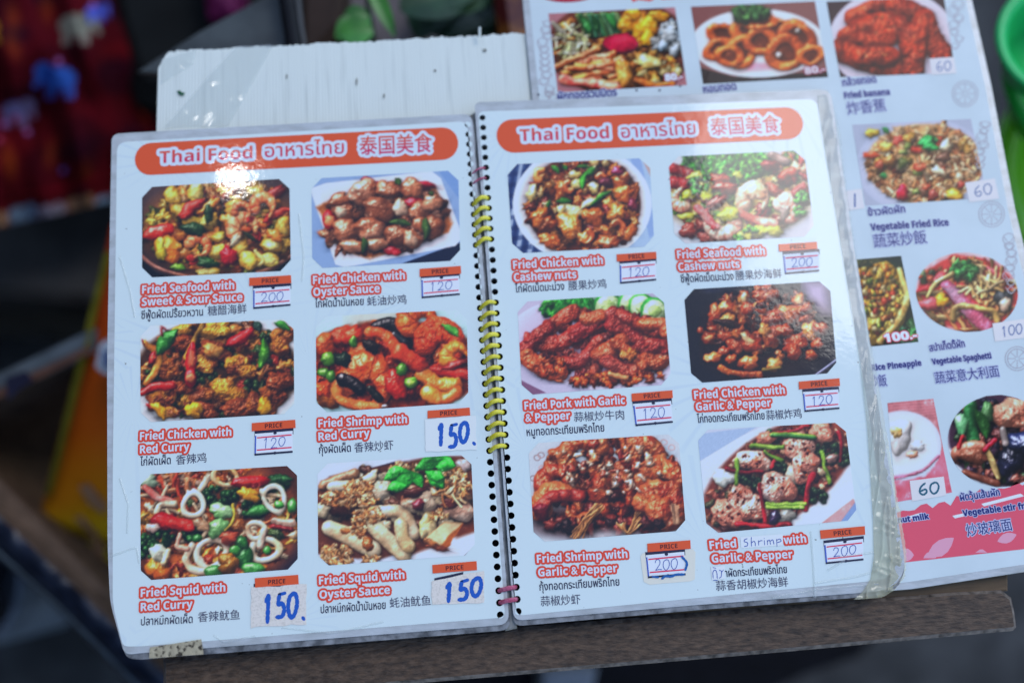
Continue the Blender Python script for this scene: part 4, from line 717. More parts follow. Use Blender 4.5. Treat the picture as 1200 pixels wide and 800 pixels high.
def fried_noodles():
    d = Dish(330, 20, 740, 400, (206, 222, 240), seed=30)
    d.P([(380, 330), (420, 350), (560, 390), (740, 390), (740, 330)], (196, 206, 222)); d.E(560, 210, 206, 172, 12, (70, 50, 70), soft=6)
    d.fill(560, 215, 190, 155, 130, 14, 28, [(40, 36, 56), (70, 50, 70), (150, 90, 80), (60, 90, 60), (110, 60, 60), (30, 30, 50)], bump=.3, spec=.5)
    d.fill(470, 100, 100, 44, 30, 10, 22, [(40, 40, 60), (150, 60, 60), (60, 120, 70), (180, 120, 100)]); d.B(600, 110, 90, 60, 0, (206, 150, 130), (186, 120, 100), bump=.3); d.S([(440, 80), (440, 150), (450, 210)], 26, (50, 120, 70)); d.B(405, 150, 22, 46, 0, (150, 200, 160), (90, 160, 110)); d.B(500, 110, 26, 40, 0, (110, 170, 110)); d.leaf(460, 100, 500, 200, 24, (60, 130, 60))
    d.S([(500, 250), (525, 300), (545, 350)], 11, (216, 190, 130)); d.S([(380, 260), (440, 240), (480, 240)], 22, (186, 120, 100)); d.B(450, 270, 60, 26, 10, (190, 116, 90), bump=.3); d.S([(490, 250), (530, 210)], 8, (170, 30, 50)); d.S([(390, 240), (410, 200)], 8, (190, 40, 50)); d.B(590, 280, 50, 60, 0, (36, 40, 66), spec=.9); d.B(640, 220, 60, 50, 0, (40, 50, 90), spec=.9); d.S([(560, 170), (570, 220)], 12, (200, 190, 190)); d.S([(420, 330), (540, 372)], 12, (170, 100, 80)); d.grain(4); return d
# ================================================================ the stall round the menu
rng = random.Random(5)
def col_mat(name, c, **k): c = np.array(c); k.setdefault('spec', .15); return mat_noise(name, c * .75, np.minimum(c * 1.2, .9), **{**dict(scale=40, rough=.6), **k})

# ground: one sheet of dark paving
g = MB(); g.poly([(-30, -30, -.75), (30, -30, -.75), (30, 30, -.75), (-30, 30, -.75)])
tag(g.build('ground', mat_noise('dark_asphalt', (.022, .022, .022), (.06, .06, .06), 14, .85, detail=9, bump=.6, bscale=300)), kind='structure')

# wooden table carrying everything: front plank, slats behind it, legs
Q = lambda pts, z: [at(x, y, z)[:2] for x, y in pts]
tbl = tag(empty('wooden_table', at(640, 500, -.75)), 'worn brown wooden table under the menus with its rounded front plank showing', 'table')
ZT = -.0165
b = MB(); pk = [(190, 772), (330, 757), (600, 735), (900, 711), (1120, 692), (1174, 690), (1187, 700), (1191, 718), (1193, 735), (1189, 739), (940, 762), (640, 788), (400, 808), (190, 826)]
b.prism(Q(pk, ZT), ZT - .03, ZT, bev=.0022, mbev=1); b.build('plank', [M_WOOD, M_WORN], tbl)
for k, (ya, yb) in enumerate([(655, 694), (560, 650), (460, 555), (350, 455), (240, 345), (120, 235)]):
    b = MB(); sl_ = -.078
    b.prism(Q([(250 + 4 * k, ya + 60), (1180 - 9 * k, ya - 6), (1180 - 9 * k, yb - 2), (250 + 4 * k, yb + 62)], ZT - .003), ZT - .022, ZT - .0015, bev=.001); b.build('slat' if k == 0 else 'slat', M_WOOD2, tbl)
for (x, y) in [(300, 700), (1080, 650), (330, 180), (1000, 160)]:
    c = at(x, y, ZT); b = MB(); b.prism([(c[0] - .02, c[1] - .02), (c[0] + .02, c[1] - .02), (c[0] + .02, c[1] + .02), (c[0] - .02, c[1] + .02)], -.75, ZT - .022); b.build('leg', M_WOOD2, tbl)

# white corrugated plastic board under the open menu: flutes as real ridges, the cut edge ragged
ZB = -.0108
TLb, TRb, BRb, BLb = at(185, 61, ZB), at(720, 34, ZB), at(790, 690, ZB), at(170, 720, ZB)
nx, ny = 760, 40; S_, T_ = np.meshgrid(np.linspace(0, 1, nx), np.linspace(0, 1, ny)); r_ = np.random.RandomState(4)
P_ = (TLb * (1 - S_[..., None]) + TRb * S_[..., None]) * (1 - T_[..., None]) + (BLb * (1 - S_[..., None]) + BRb * S_[..., None]) * T_[..., None]
NF = 150; ph = (S_ * NF + .10 * np.sin(S_ * 40)) % 1; amp_ = .00006 + .00016 * r_.rand(NF + 2)[(S_ * NF).astype(int)]
P_[..., 2] += -amp_ * np.clip(np.cos(ph * 2 * np.pi) * 1.5 - .5, -.15, 1) + .00012 * np.sin(S_ * 23 + T_ * 3)
rag = np.interp(np.linspace(0, 1, nx), np.linspace(0, 1, 140), r_.randn(140)) * .0004 + np.interp(np.linspace(0, 1, nx), np.linspace(0, 1, 500), r_.randn(500)) * .0003
corner = -.012 * np.clip(1 - np.linspace(0, 1, nx) / .028, 0, 1) ** 1.5
edge = (1 - T_) ** 6
P_[..., 1] += (rag + corner)[None, :] * edge
brd = tag(empty('corrugated_board', at(400, 380, ZB)), 'white corrugated plastic board with ragged top edge sticking out behind the open menu', 'board')
skirt = P_[:1].copy(); skirt[..., 2] -= .0044; lft = P_[:, :1]; lf2 = lft.copy(); lf2[..., 2] -= .0044
grid_obj('sheet', P_, nx, ny, M_CORR, brd, smooth=False)
eg = MB()
for k in range(0, nx - 1): eg.poly([P_[0, k], P_[0, k + 1], skirt[0, k + 1], skirt[0, k]])
for k in range(ny - 1): eg.poly([lft[k, 0], lft[k + 1, 0], lf2[k + 1, 0], lf2[k, 0]])
eg.build('cut_edge', M_CORR, brd)
M_CLEAR = None
def mat_clear(name, tint=(.9, .92, .9), mixf=.22, rough=.08):
    m, n, l, b_ = new_mat(name); out = n['Material Output']; tr = n.new('ShaderNodeBsdfTransparent'); tr.inputs['Color'].default_value = (.93, .94, .93, 1)
    b_.inputs['Base Color'].default_value = tint + (1,); b_.inputs['Roughness'].default_value = rough; b_.inputs['Specular IOR Level'].default_value = 1
    mx = n.new('ShaderNodeMixShader'); mx.inputs[0].default_value = mixf; l.new(tr.outputs[0], mx.inputs[1]); l.new(b_.outputs[0], mx.inputs[2]); l.new(mx.outputs[0], out.inputs['Surface']); return m
M_CLEAR = mat_clear('clear_film')
def film_patch(name, quad, z, amp, parent, nx=30, ny=20, seed=1, mat=None, scale=60, over=None):
    f = quadmap(quad, z); V = np.zeros((ny, nx, 3))
    for j in range(ny):
        for i in range(nx):
            p = f(i / (nx - 1), j / (ny - 1)); h = mnoise.noise(Vector((p[0] * scale, p[1] * scale, seed))) + .5 * mnoise.noise(Vector((p[0] * scale * 2.7, p[1] * scale * 2.7, seed + 5)))
            p[2] += amp * (.9 + h) ; V[j, i] = p
    return grid_obj(name, V, nx, ny, mat or M_CLEAR, parent)
film_patch('clear_tape', [(276, 55), (320, 53), (268, 148), (192, 150)], ZB + .0003, .0006, brd, seed=3, scale=70)
film_patch('clear_tape', [(190, 70), (230, 58), (226, 76), (188, 100)], ZB + .0004, .0006, brd, 12, 20, seed=7, scale=80)
for (x, y, rx, ry) in [(568, 59, 2.4, 1.6), (510, 83, 1.5, 1.5), (450, 112, .8, 3.2), (336, 90, .8, 3), (418, 96, 1, 5)]:
    b = MB(); c = [at(x + rx * math.cos(k * .785) * rng.uniform(.7, 1.2), y + ry * math.sin(k * .785) * rng.uniform(.7, 1.2), ZB + .0008) for k in range(8)]; b.poly(c, (.10, .08, .05)); b.build('stain', col_mat('brown_stain', (.12, .10, .07)), brd)
b = MB(); b.tube([at(209, 108, ZB + .0008), at(213, 110, ZB + .0012), at(216, 109, ZB + .0008)], .0006, n=6); b.poly([at(207, 107, ZB + .001), at(211, 106, ZB + .001), at(216, 112, ZB + .001), at(211, 112, ZB + .001)]); tag(b.build('leaf_scrap', col_mat('green_scrap', (.03, .13, .06))), 'tiny green leaf scrap on the white board near its left corner', 'leaf')

# ================================================================ printed dish pictures
def picture(name, dish, quad, crop, z, parent, chamfer=12.0, nx=150, ny=98, label=None, outline=None, mat=None):
    ox, oy, sc = crop; d = dish(); q = [np.array(p, float) for p in quad]
    wpx = np.hypot(*(q[1] - q[0])); hpx = np.hypot(*(q[3] - q[0]))
    # vanishing-true map of the rectangle
    src = np.array([(0, 0), (1, 0), (1, 1), (0, 1)], float); A = []; B = []
    for (s, t), (x, y) in zip(src, q):
        A.append([s, t, 1, 0, 0, 0, -x * s, -x * t]); B.append(x); A.append([0, 0, 0, s, t, 1, -y * s, -y * t]); B.append(y)
    h = np.append(np.linalg.solve(np.array(A), np.array(B)), 1).reshape(3, 3)
    S, T = np.meshgrid(np.linspace(0, 1, nx), np.linspace(0, 1, ny))
    if outline is not None:
        lo, hi = outline(T); S = lo + S * (hi - lo)
    elif chamfer:
        ct, cs = chamfer / hpx, chamfer / wpx; e = np.clip(1 - np.minimum(T, 1 - T) / ct, 0, 1) * cs; S = e + S * (1 - 2 * e)
    W = h @ np.stack([S.ravel(), T.ravel(), np.ones(S.size)]); X, Y = W[0] / W[2], W[1] / W[2]
    col = d.sample(((X - ox) * sc).reshape(S.shape), ((Y - oy) * sc).reshape(S.shape))
    V = np.stack([at(x, y, z) for x, y in zip(X, Y)]).reshape(ny, nx, 3)
    o = grid_obj(name, V, nx, ny, mat or M_PRINT, parent, ink(col), smooth=False)
    if label: o['label'] = label
    return o

# ================================================================ the open ring-bound menu
book = tag(empty('ring_menu', at(592, 430, -.009)), 'open film covered Thai food menu, two white pages joined by yellow coil loops', 'menu')
L0, L1, R0, R1 = at(548.2, 146), at(586.3, 720), at(565.3, 138), at(607.2, 716); NH = 46
HL = [L0 + (L1 - L0) * k / (NH - 1) for k in range(NH)]; HR = [R0 + (R1 - R0) * k / (NH - 1) for k in range(NH)]
def round_poly(quad, rad, z, n=6):
    P = [at(x, y, z)[:2] for x, y in quad]; out = []; k = len(P); rad = rad if isinstance(rad, (list, tuple)) else [rad] * k
    for i in range(k):
        p, a, c = P[i], P[i - 1], P[(i + 1) % k]; u = (a - p) / np.hypot(*(a - p)); v = (c - p) / np.hypot(*(c - p)); r = rad[i]
        p0, p1 = p + u * r, p + v * r
        for t in np.linspace(0, 1, n): out.append((1 - t) ** 2 * p0 + 2 * t * (1 - t) * p + t * t * p1)
    return out
def plate(name, outline, holes, z0, z1, mat, parent, hr=.0019, label=None):
    cu = bpy.data.curves.new(name, 'CURVE'); cu.dimensions = '2D'; cu.fill_mode = 'BOTH'; cu.extrude = (z1 - z0) / 2
    def spl(pts):
        s = cu.splines.new('POLY'); s.points.add(len(pts) - 1)
        for p, q in zip(s.points, pts): p.co = (q[0], q[1], 0, 1)
        s.use_cyclic_u = True
    spl(outline)
    for c in holes: spl([(c[0] + hr * math.cos(a), c[1] + hr * math.sin(a)) for a in np.linspace(0, 2 * math.pi, 14, endpoint=False)])
    t = bpy.data.objects.new(name, cu); COL.objects.link(t); t.location.z = 0
    me = bpy.data.meshes.new_from_object(t.evaluated_get(bpy.context.evaluated_depsgraph_get())); bpy.data.objects.remove(t); bpy.data.curves.remove(cu)
    me.name = name; me.transform(Matrix.Translation((0, 0, (z0 + z1) / 2))); me.materials.clear(); me.materials.append(mat)
    o = bpy.data.objects.new(name, me); COL.objects.link(o); setparent(o, parent)
    if label: o['label'] = label
    return o
LQ = [(131, 157), (553, 133.5), (597.5, 737.5), (563, 740.5), (163, 772.5), (146, 771), (129, 705), (126, 640), (125.5, 420)]
LR = [.005, .006, .006, .001, .003, .004, .006, .01, .01]
RQ = [(556, 120), (966, 105), (974, 110), (1020, 420), (1063, 676), (1040, 697), (822, 714), (602, 733.5)]
RR = [.004, .003, .004, .02, .010, .010, .002, .005]
sp_ = MB(); sp_.prism([at(x, y, -.003)[:2] for x, y in [(549, 136), (562, 128), (606, 736), (592, 739)]], -.0086, -.0030, bev=.0008); SPINE = sp_
ZF, ZP, ZI, ZT1, ZS = -.0002, 0.0, .00012, .00018, .0002
# stacks of the pages below, edges grey with handling, colour darkened further for shade
for (q, rr, H, dx, dy) in ((LQ, LR, HL, 1.5, 0), (RQ, RR, HR, 0, 0)):
    st = round_poly([(x + dx, y + dy) for x, y in q], rr, -.001)
    plate('page_stack', st, H, -.0088, -.0012, M_FILM_DIRTY_SHADED, book)
b = MB(); b.prism(round_poly([(150, 170), (960, 122), (1040, 685), (160, 755)], .003, -.009), -.0097, -.0089); b.build('hole_shade_sheet', M_BLACK, book)  # black sheet added below so the punched holes look deep in shade
SPINE.build('spine_film', mat_noise('grey_spine_film', (.12, .115, .10), (.30, .30, .28), 70, .4, stretch=((6, 1, 1),)), book)
LQf = [(131, 157), (553, 133.5), (597, 731), (563, 734), (163, 765), (146, 767), (129, 705), (126, 640), (125.5, 420)]; RQf = [(556, 120), (966, 105), (974, 110), (1020, 420), (1063, 672), (1040, 692), (822, 708), (602, 727)]
page_l = plate('page', round_poly(LQf, LR, ZF), HL, -.0011, ZF, M_FILM, book, label='left page in grey edged film, first dish fried seafood with sweet and sour sauce')
page_r = plate('page', round_poly(RQf, RR, ZF), HR, -.0011, ZF, M_FILM, book, label='right page in grey edged film, first dish fried chicken with cashew nuts')
plate('paper', round_poly([(137, 167), (548, 142), (592, 723), (163, 757), (144, 757), (132, 708), (132, 560)], [.006, .006, .004, .004, .003, .006, .01], ZP), HL, ZF + .00003, ZP, M_PAPER, page_l)
plate('paper', round_poly([(560, 131), (957, 116), (1016, 470), (1046, 678), (605, 721)], [.004, .006, .02, .008, .004], ZP), HR, ZF + .00003, ZP, M_PAPER, page_r)

# coil loops and cord ties through the holes
def loop(name, k, mat, r, rise, parent, sag=0):
    a, c = Vector(HL[k]), Vector(HR[k]); a = a + Vector((.0004, 0, -.0015)); c = c + Vector((-.0004, 0, -.0015)); pts = []
    for t in np.linspace(0, 1, 11):
        p = a.lerp(c, t); p.z += rise * math.sin(math.pi * t) ** .6; p.y += .0010 * math.sin(math.pi * t) * (1 if name == 'coil_loop' else .3) + rng.uniform(-.0001, .0001); pts.append(p)
    bb = MB(); bb.tube(pts, r, n=8); return bb.build(name, mat, parent, smooth=True)
for k in list(range(8, 13)) + list(range(18, 32)): loop('coil_loop', k, M_YELLOW, .00128 + rng.uniform(-.0001, .0001), .0042, book)
for k in (5, 6): loop('cord_tie', k, M_PINK, .0006, .0034, book)
for k in (43, 44): loop('cord_tie', k, M_PINK, .00125, .0034, book)

ORANGE = ink((214, 78, 34)); RED = ink((206, 66, 44)); WHITE = (.76, .80, .82); NAVY = ink((28, 30, 66)); GREYK = ink((62, 70, 100)); DBLUE = ink((24, 66, 170)); PENB = ink((52, 84, 176)); TOPG = ink((220, 84, 40)); BOTG = ink((178, 30, 96))
BLUEP = ink((20, 80, 186))
def banner(quad, parent, sheen):
    f = quadmap(quad, ZI); pts = []; w_ = np.hypot(*(np.array(quad[1]) - quad[0])); h_ = np.hypot(*(np.array(quad[3]) - quad[0])); r = h_ / w_ / 2
    for k in range(13): a = math.pi / 2 + math.pi * k / 12; pts.append(f(r + r * math.cos(a), .5 - .5 * math.sin(a)))
    for k in range(13): a = -math.pi / 2 + math.pi * k / 12; pts.append(f(1 - r + r * math.cos(a), .5 - .5 * math.sin(a)))
    bb = MB(); bb.poly(pts, ORANGE); return bb.build('heading_banner', M_PRINT, parent)
banner([(158, 168.5), (536.5, 148.5), (537.5, 186.5), (158, 206)], page_l, 0); banner([(580, 141), (939, 125), (943, 162.5), (584, 180)], page_r, 1)
def heading(items, parent):
    bb = MB()
    for s, A, B, h, bold in items: letter(bb, s, A, B, h, ZT1, TOPG, bold=0 if s[0] == 'T' else bold * .4, outline=4.0, ocol=WHITE, grad=BOTG)
    return bb.build('heading_lettering', M_PRINT, parent)
heading([('Thai Food', (187, 191.5), (296, 185.5), 14, 1.1), ('อาหารไทย', (310.5, 184.3), (403, 179.8), 12, .5), ('泰国美食', (422, 182), (506.5, 178.3), 21, .7)], page_l)
heading([('Thai Food', (609.5, 165.7), (714, 162.2), 14, 1.1), ('อาหารไทย', (728.5, 161.8), (815.5, 157.2), 12, .5), ('泰国美食', (834, 159), (914, 155.5), 20, .7)], page_r)

def dish_name(lines, parent):
    bb = MB()
    for s, A, B in lines: letter(bb, s, A, B, 9.4, ZT1, WHITE, bold=.12, outline=2.5, ocol=RED)
    return bb.build('dish_name', M_PRINT, parent)
def caption(items, parent, hs=7.4, col=None, name='caption', z=None, bold=.14, halo=0, hcol=None, mat=None):
    bb = MB()
    for s, A, B, h in items:
        cjk = ord(s[0]) > 0x2e00; letter(bb, s, A, B, h, z or ZT1, col if col is not None else (GREYK if cjk else NAVY), bold=(.05 if cjk else bold), outline=halo, ocol=hcol)
    return bb.build(name, mat or M_PRINT, parent)

def price_tag(parent, head, slip, num, style='slip', z=ZS, navy=True, seed=0):
    """orange PRICE header, dark band, white slip with the price written by hand"""
    bb = MB(); rr = random.Random(seed + 11); f = quadmap(head, z + .0002)
    bb.poly([f(0, 0), f(1, 0), f(1, 1), f(0, 1)], ink((216, 80, 36)))
    hd = head; mid = lambda a, c, t: (a[0] + (c[0] - a[0]) * t, a[1] + (c[1] - a[1]) * t)
    A = mid(mid(hd[3], hd[2], .30), mid(hd[0], hd[1], .30), .22); B = mid(mid(hd[3], hd[2], .70), mid(hd[0], hd[1], .70), .22)
    letter(bb, 'PRICE', A, B, 5.2, z + .00026, ink((70, 24, 20)))
    s = quadmap(slip, z); nv = ink((26, 28, 60)); rd = ink((216, 60, 96))
    if style == 'slip':
        bb.poly([s(-.04, -.14, z - .00004), s(1.02, -.14, z - .00004), s(1.02, .16, z - .00004), s(-.04, .16, z - .00004)], nv)
        bb.poly([s(-.03, .0, z), s(1.0, 0, z), s(1.0, 1.0, z), s(-.03, 1.0, z)], ink((206, 214, 236)), 1)
        bb.poly([s(0, .02, z + .00005), s(1, .0, z + .00005), s(1, .95, z + .00005), s(0, .95, z + .00005)], ink((222, 230, 246)), 1)
        bb.poly([s(-.03, .97, z + .00009), s(1.0, .95, z + .00009), s(1.0, 1.04, z + .00009), s(-.03, 1.06, z + .00009)], nv)
        bb.poly([s(-.03, .1, z + .00009), s(.01, .1, z + .00009), s(.01, 1, z + .00009), s(-.03, 1, z + .00009)], ink((60, 90, 190)))
        for t in (.17, .77): bb.poly([s(.03, t, z + .0001), s(.97, t - .015, z + .0001), s(.97, t + .05, z + .0001), s(.03, t + .065, z + .0001)], rd, 1)
        for t in (.04, 1.0): c = [s(.52 + .05 * math.cos(k), t + .07 * math.sin(k), z + .00014) for k in np.linspace(0, 6.28, 9)[:-1]]; bb.poly(c, nv)
        digits(bb, num, s, (.17, .24, .82, .76), .00036, z + .00018, PENB, 1, rnd=rr)
        mats = [M_PRINT, M_SLIP]
    else:
        paper = ink((196, 204, 214)) if style == 'old' else ink((214, 222, 234))
        if style != 'clean': bb.poly([s(.05, -.1, z - .00003), s(.6, -.1, z - .00003), s(.6, .2, z - .00003), s(.05, .2, z - .00003)], nv)
        e = [];
        for (a0, b0, a1, b1) in ((0, 0, 1, 0), (1, 0, 1, 1), (1, 1, 0, 1), (0, 1, 0, 0)):
            for t in np.linspace(0, 1, 9)[:-1]: e.append(s(a0 + (a1 - a0) * t + rr.uniform(-.012, .012), b0 + (b1 - b0) * t + rr.uniform(-.02, .02), z + .0001))
        bb.poly(e, paper, 1)
        digits(bb, num, s, (.2, .17, .98, .86), .0021, z + .00016, BLUEP, 0, gap=.2, rnd=rr)
        mats = [M_PRINT, M_SLIP_OLD if style != 'clean' else M_SLIP]
    return bb.build('price_tag', mats, parent)

C1, C2, C3, C4 = (120, 120, 3.479), (350, 120, 3.479), (120, 340, 3.479), (350, 340, 3.479)
C5, C6, C7, C8 = (120, 540, 3.3333), (350, 540, 3.3333), (560, 110, 3.477), (770, 110, 3.479)
C9, C10, C11, C12 = (580, 340, 4.0), (790, 320, 4.0), (580, 500, 3.3333), (800, 490, 3.2)
DISHES = [
 (page_l, sweet_sour, [(166.5, 219.8), (339, 209), (341, 317), (166.5, 325.5)], C1, 'picture of fried seafood in sweet and sour sauce',
  [('Fried Seafood with', (166.6, 344), (274.4, 338.6)), ('Sweet & Sour Sauce', (166.2, 358.4), (284, 352.3))], [('ซีฟู้ดผัดเปรี้ยวหวาน', (165.5, 373.6), (237.8, 369.6), 7.2), ('糖醋海鲜', (243.6, 370), (289, 367), 11)],
  [(292, 325.5), (341, 322.3), (341.5, 331.5), (292, 335)], [(298, 338), (340.5, 335), (340.5, 357), (298, 360.5)], '200', 'slip'),
 (page_l, oyster_chicken, [(365, 209.5), (537, 199.5), (539.5, 305), (366, 314.5)], C2, 'picture of brown fried chicken with oyster sauce on a square plate',
  [('Fried Chicken with', (367, 332.8), (474.5, 327)), ('Oyster Sauce', (367.3, 346.8), (445, 342.3))], [('ไก่ผัดน้ำมันหอย', (369.3, 360.2), (426.2, 357.2), 7.2), ('蚝油炒鸡', (430.5, 358.5), (476.5, 356), 10.6)],
  [(491.7, 315), (540, 311.5), (540.5, 320.5), (491.7, 324.3)], [(495, 326), (538, 323), (538.8, 344.5), (495.5, 348)], '120', 'slip'),
 (page_l, curry_chicken, [(164.5, 382), (344, 373.5), (345, 484), (164.5, 495)], C3, 'picture of fried chicken with red curry and green peppercorns',
  [('Fried Chicken with', (164, 515.5), (271, 510.3)), ('Red Curry', (164, 531), (222, 527.3))], [('ไก่ผัดเผ็ด', (164.3, 545.4), (200, 543.2), 7.4), ('香辣鸡', (206.3, 544.3), (242, 541.4), 11)],
  [(295, 495.5), (346, 491.5), (346.5, 501), (295, 505)], [(300, 508), (343, 504.5), (343, 529), (299.5, 532)], '120', 'slip'),
 (page_l, curry_shrimp, [(370, 371), (547, 362.5), (549, 471.5), (371, 483.5)], C4, 'picture of orange fried shrimp with red curry and peas',
  [('Fried Shrimp with', (373.2, 500.5), (477, 495.3)), ('Red Curry', (373.4, 516), (433.4, 511.2))], [('กุ้งผัดเผ็ด', (374, 531), (411.2, 528.8), 7.4), ('香辣炒虾', (415.5, 530), (461.2, 526.6), 11)],
  [(501, 481), (550.5, 477.3), (551, 486.5), (501, 490)], [(498, 491), (558, 486.5), (558.5, 526.5), (498.5, 529.5)], '150.', 'clean'),
 (page_l, curry_squid, [(164.4, 556), (348, 545), (349, 666), (165, 680)], C5, 'picture of fried squid rings with red curry',
  [('Fried Squid with', (165, 699), (264, 692.3)), ('Red Curry', (165, 715.5), (225.6, 711.4))], [('ปลาหมึกผัดเผ็ด', (165.2, 732.3), (225.6, 729.3), 7.6), ('香辣鱿鱼', (232, 728.5), (281, 725.4), 11.4)],
  [(298.5, 677), (349.5, 673), (350, 684), (299, 688)], [(294, 688.5), (359, 683.5), (358.5, 730.5), (294, 735)], '150.', 'old'),
 (page_l, oyster_squid, [(372, 543.5), (552, 532), (557, 649.5), (373, 663)], C6, 'picture of fried squid with oyster sauce under green coriander',
  [('Fried Squid with', (374, 684.4), (474, 677.4)), ('Oyster Sauce', (374.6, 701), (457, 695))], [('ปลาหมึกผัดน้ำมันหอย', (376, 718), (452, 712.8), 7.6), ('蚝油鱿鱼', (457, 712), (505, 708.6), 11.4)],
  [(506.6, 661.5), (558.5, 657), (559, 667.5), (507, 671.5)], [(506, 680.5), (567.5, 668), (567.5, 706), (506, 708)], '150', 'old'),
 (page_r, cashew_chicken, [(594, 193), (761, 185), (767, 288.5), (601, 297)], C7, 'picture of fried chicken with cashew nuts in a white bowl',
  [('Fried Chicken with', (601.7, 315), (706.7, 309.3)), ('Cashew nuts', (602.5, 329.6), (675.6, 325.8))], [('ไก่ผัดเม็ดมะม่วง', (604, 342.6), (661.5, 339.4), 7), ('腰果炒鸡', (666.4, 340.4), (711, 337.6), 10.6)],
  [(722.5, 298), (769, 295), (769.5, 303), (723, 306.5)], [(727.5, 309), (768.5, 305.5), (769, 327.5), (728, 331)], '120', 'slip'),
 (page_r, cashew_seafood, [(783, 184), (942, 176), (955, 276.5), (791, 286)], C8, 'picture of fried seafood with cashew nuts and chopped greens',
  [('Fried Seafood with', (794, 303), (896.5, 298.2)), ('Cashew nuts', (795.3, 317.4), (867, 313.6))], [('ซีฟู้ดผัดเม็ดมะม่วง', (798.2, 331), (860, 327.8), 7), ('腰果炒海鲜', (862.5, 328.6), (916.6, 325.4), 10.6)],
  [(912.3, 286.2), (957.4, 283.3), (958, 291.7), (913, 294.7)], [(919, 298), (959.7, 295), (960, 317), (921, 320)], '200', 'slip'),
 (page_r, garlic_pork, [(606, 354), (777, 343), (787, 450), (612, 463)], C9, 'picture of fried pork strips with garlic beside cucumber slices',
  [('Fried Pork with Garlic', (615, 479.8), (732.5, 473)), ('& Pepper', (616, 494), (668.3, 491))], [('หมูทอดกระเทียมพริกไทย', (617.5, 510.6), (708.3, 505.2), 7.4), ('蒜椒炒牛肉', (673, 494), (731.8, 491), 10.8)],
  [(740, 461), (788, 457), (788.5, 466), (740.5, 470)], [(743, 473), (786.5, 469.5), (788.5, 494), (746, 497.5)], '120', 'slip'),
 (page_r, garlic_chicken, [(801, 339.5), (972, 329), (981, 436.5), (811, 449)], C10, 'picture of fried chicken with garlic in a dark pan',
  [('Fried Chicken with', (814, 467.3), (920, 461)), ('Garlic & Pepper', (816, 481), (903.8, 476))], [('ไก่ทอดกระเทียมพริกไทย', (817.5, 495.2), (896.3, 490.8), 7.2), ('蒜椒炸鸡', (898.5, 492), (940, 489.4), 10.8)],
  [(936, 447), (983.8, 443), (984.5, 452), (936.5, 456)], [(942, 459), (982.5, 456), (983.8, 478), (944, 481)], '120', 'slip'),
 (page_r, garlic_shrimp, [(619, 519.5), (795, 508), (804, 621), (626, 635)], C11, 'picture of whole fried shrimp with garlic and pepper',
  [('Fried Shrimp with', (629.5, 659), (735.4, 653)), ('Garlic & Pepper', (631, 675), (723.4, 669.6))], [('กุ้งทอดกระเทียมพริกไทย', (632.5, 691.6), (726, 685.4), 7.4), ('蒜椒炒虾', (634, 710), (680.5, 707.4), 11.4)],
  [(758.5, 636.5), (809, 632.5), (809.5, 642.5), (759, 646.5)], [(758, 650), (802, 646), (803.5, 672.5), (760.5, 675.5)], '200', 'taped'),
 (page_r, pepper_shrimp, [(817, 504), (990, 494.5), (1005, 608.5), (829, 625)], C12, 'picture of fried shrimp with fresh pepper and red chillies',
  [('Fried', (832, 643), (863, 640.8)), ('with', (919, 637), (945, 635)), ('Garlic & Pepper', (834.5, 658.8), (929, 653.3))], [('าผัดกระเทียมพริกไทย', (850, 675.6), (922.5, 670.8), 7.2), ('蒜香胡椒炒海鲜', (839.7, 692), (924, 686.8), 11.4)],
  [(961, 621), (1013.4, 616), (1014, 626), (962, 631)], [(967, 636), (1011.5, 631), (1012, 655), (969, 659)], '200', 'slip'),
]
for k, (pg, fn, quad, crop, lab, nm, cap, hd, sp, num, sty) in enumerate(DISHES):
    picture('dish_photo', fn, quad, crop, ZI, pg, label=lab)
    dish_name(nm, pg); caption(cap, pg)
    t = price_tag(pg, hd, sp, num, 'slip' if sty == 'taped' else sty, seed=k)
    if sty == 'taped':
        t['label'] = 'price tag under a loose patch of clear tape with blue ink bleeding below'
        bb = MB(); s_ = quadmap(sp, ZS + .0003); f2 = quadmap([(750, 648), (815, 643), (815.5, 680), (755, 685)], ZS - .00005)
        bb.poly([f2(a, c) for a, c in ((.05, 0), (.96, 0), (1, .1), (.98, .95), (.9, 1), (.1, 1), (.0, .9), (0, .1))], ink((200, 208, 212)))
        for st in ([(.92, .2), (1.05, .5), (1.0, .8)], [(.35, 1.12), (.45, 1.02), (.6, 1.05), (.75, .98), (.95, 1.0)], [(.1, 1.0), (.25, 1.05)]): stroke(bb, st, s_, .0012, ZS + .0003, ink((30, 90, 170)))
        bb.build('tape_patch', M_SLIP, pg)
# pen-written corrections on the last dish: white strips with handwriting
bb = MB(); f = quadmap([(867.5, 629), (917, 625.5), (918, 638.5), (868.5, 642)], ZS); bb.poly([f(0, 0), f(1, 0), f(1, 1), f(0, 1)], ink((206, 218, 238)))
def pen(strokes, f, wd=.0004, col=PENB, z=ZS + .00008):
    for st in strokes: stroke(bb, st, f, wd, z, col)
pen([[(.16, .18), (.10, .25), (.09, .42), (.16, .55), (.15, .8), (.08, .86)], [(.26, .08), (.25, .5), (.25, .86)], [(.25, .6), (.31, .45), (.34, .6), (.34, .86)], [(.42, .42), (.42, .84)], [(.42, .56), (.47, .44), (.51, .46)], [(.56, .45), (.56, .84)], [(.56, .26), (.565, .28)],
     [(.63, .45), (.63, .84)], [(.63, .55), (.68, .45), (.70, .82)], [(.70, .55), (.76, .45), (.78, .82)], [(.85, .42), (.85, 1.05)], [(.85, .5), (.93, .42), (.95, .62), (.86, .72)]], f)
f = quadmap([(833, 664), (849, 662.5), (850, 677.5), (834.5, 679.5)], ZS); bb.poly([f(0, 0), f(1, 0), f(1, 1), f(0, 1)], ink((206, 218, 238)))
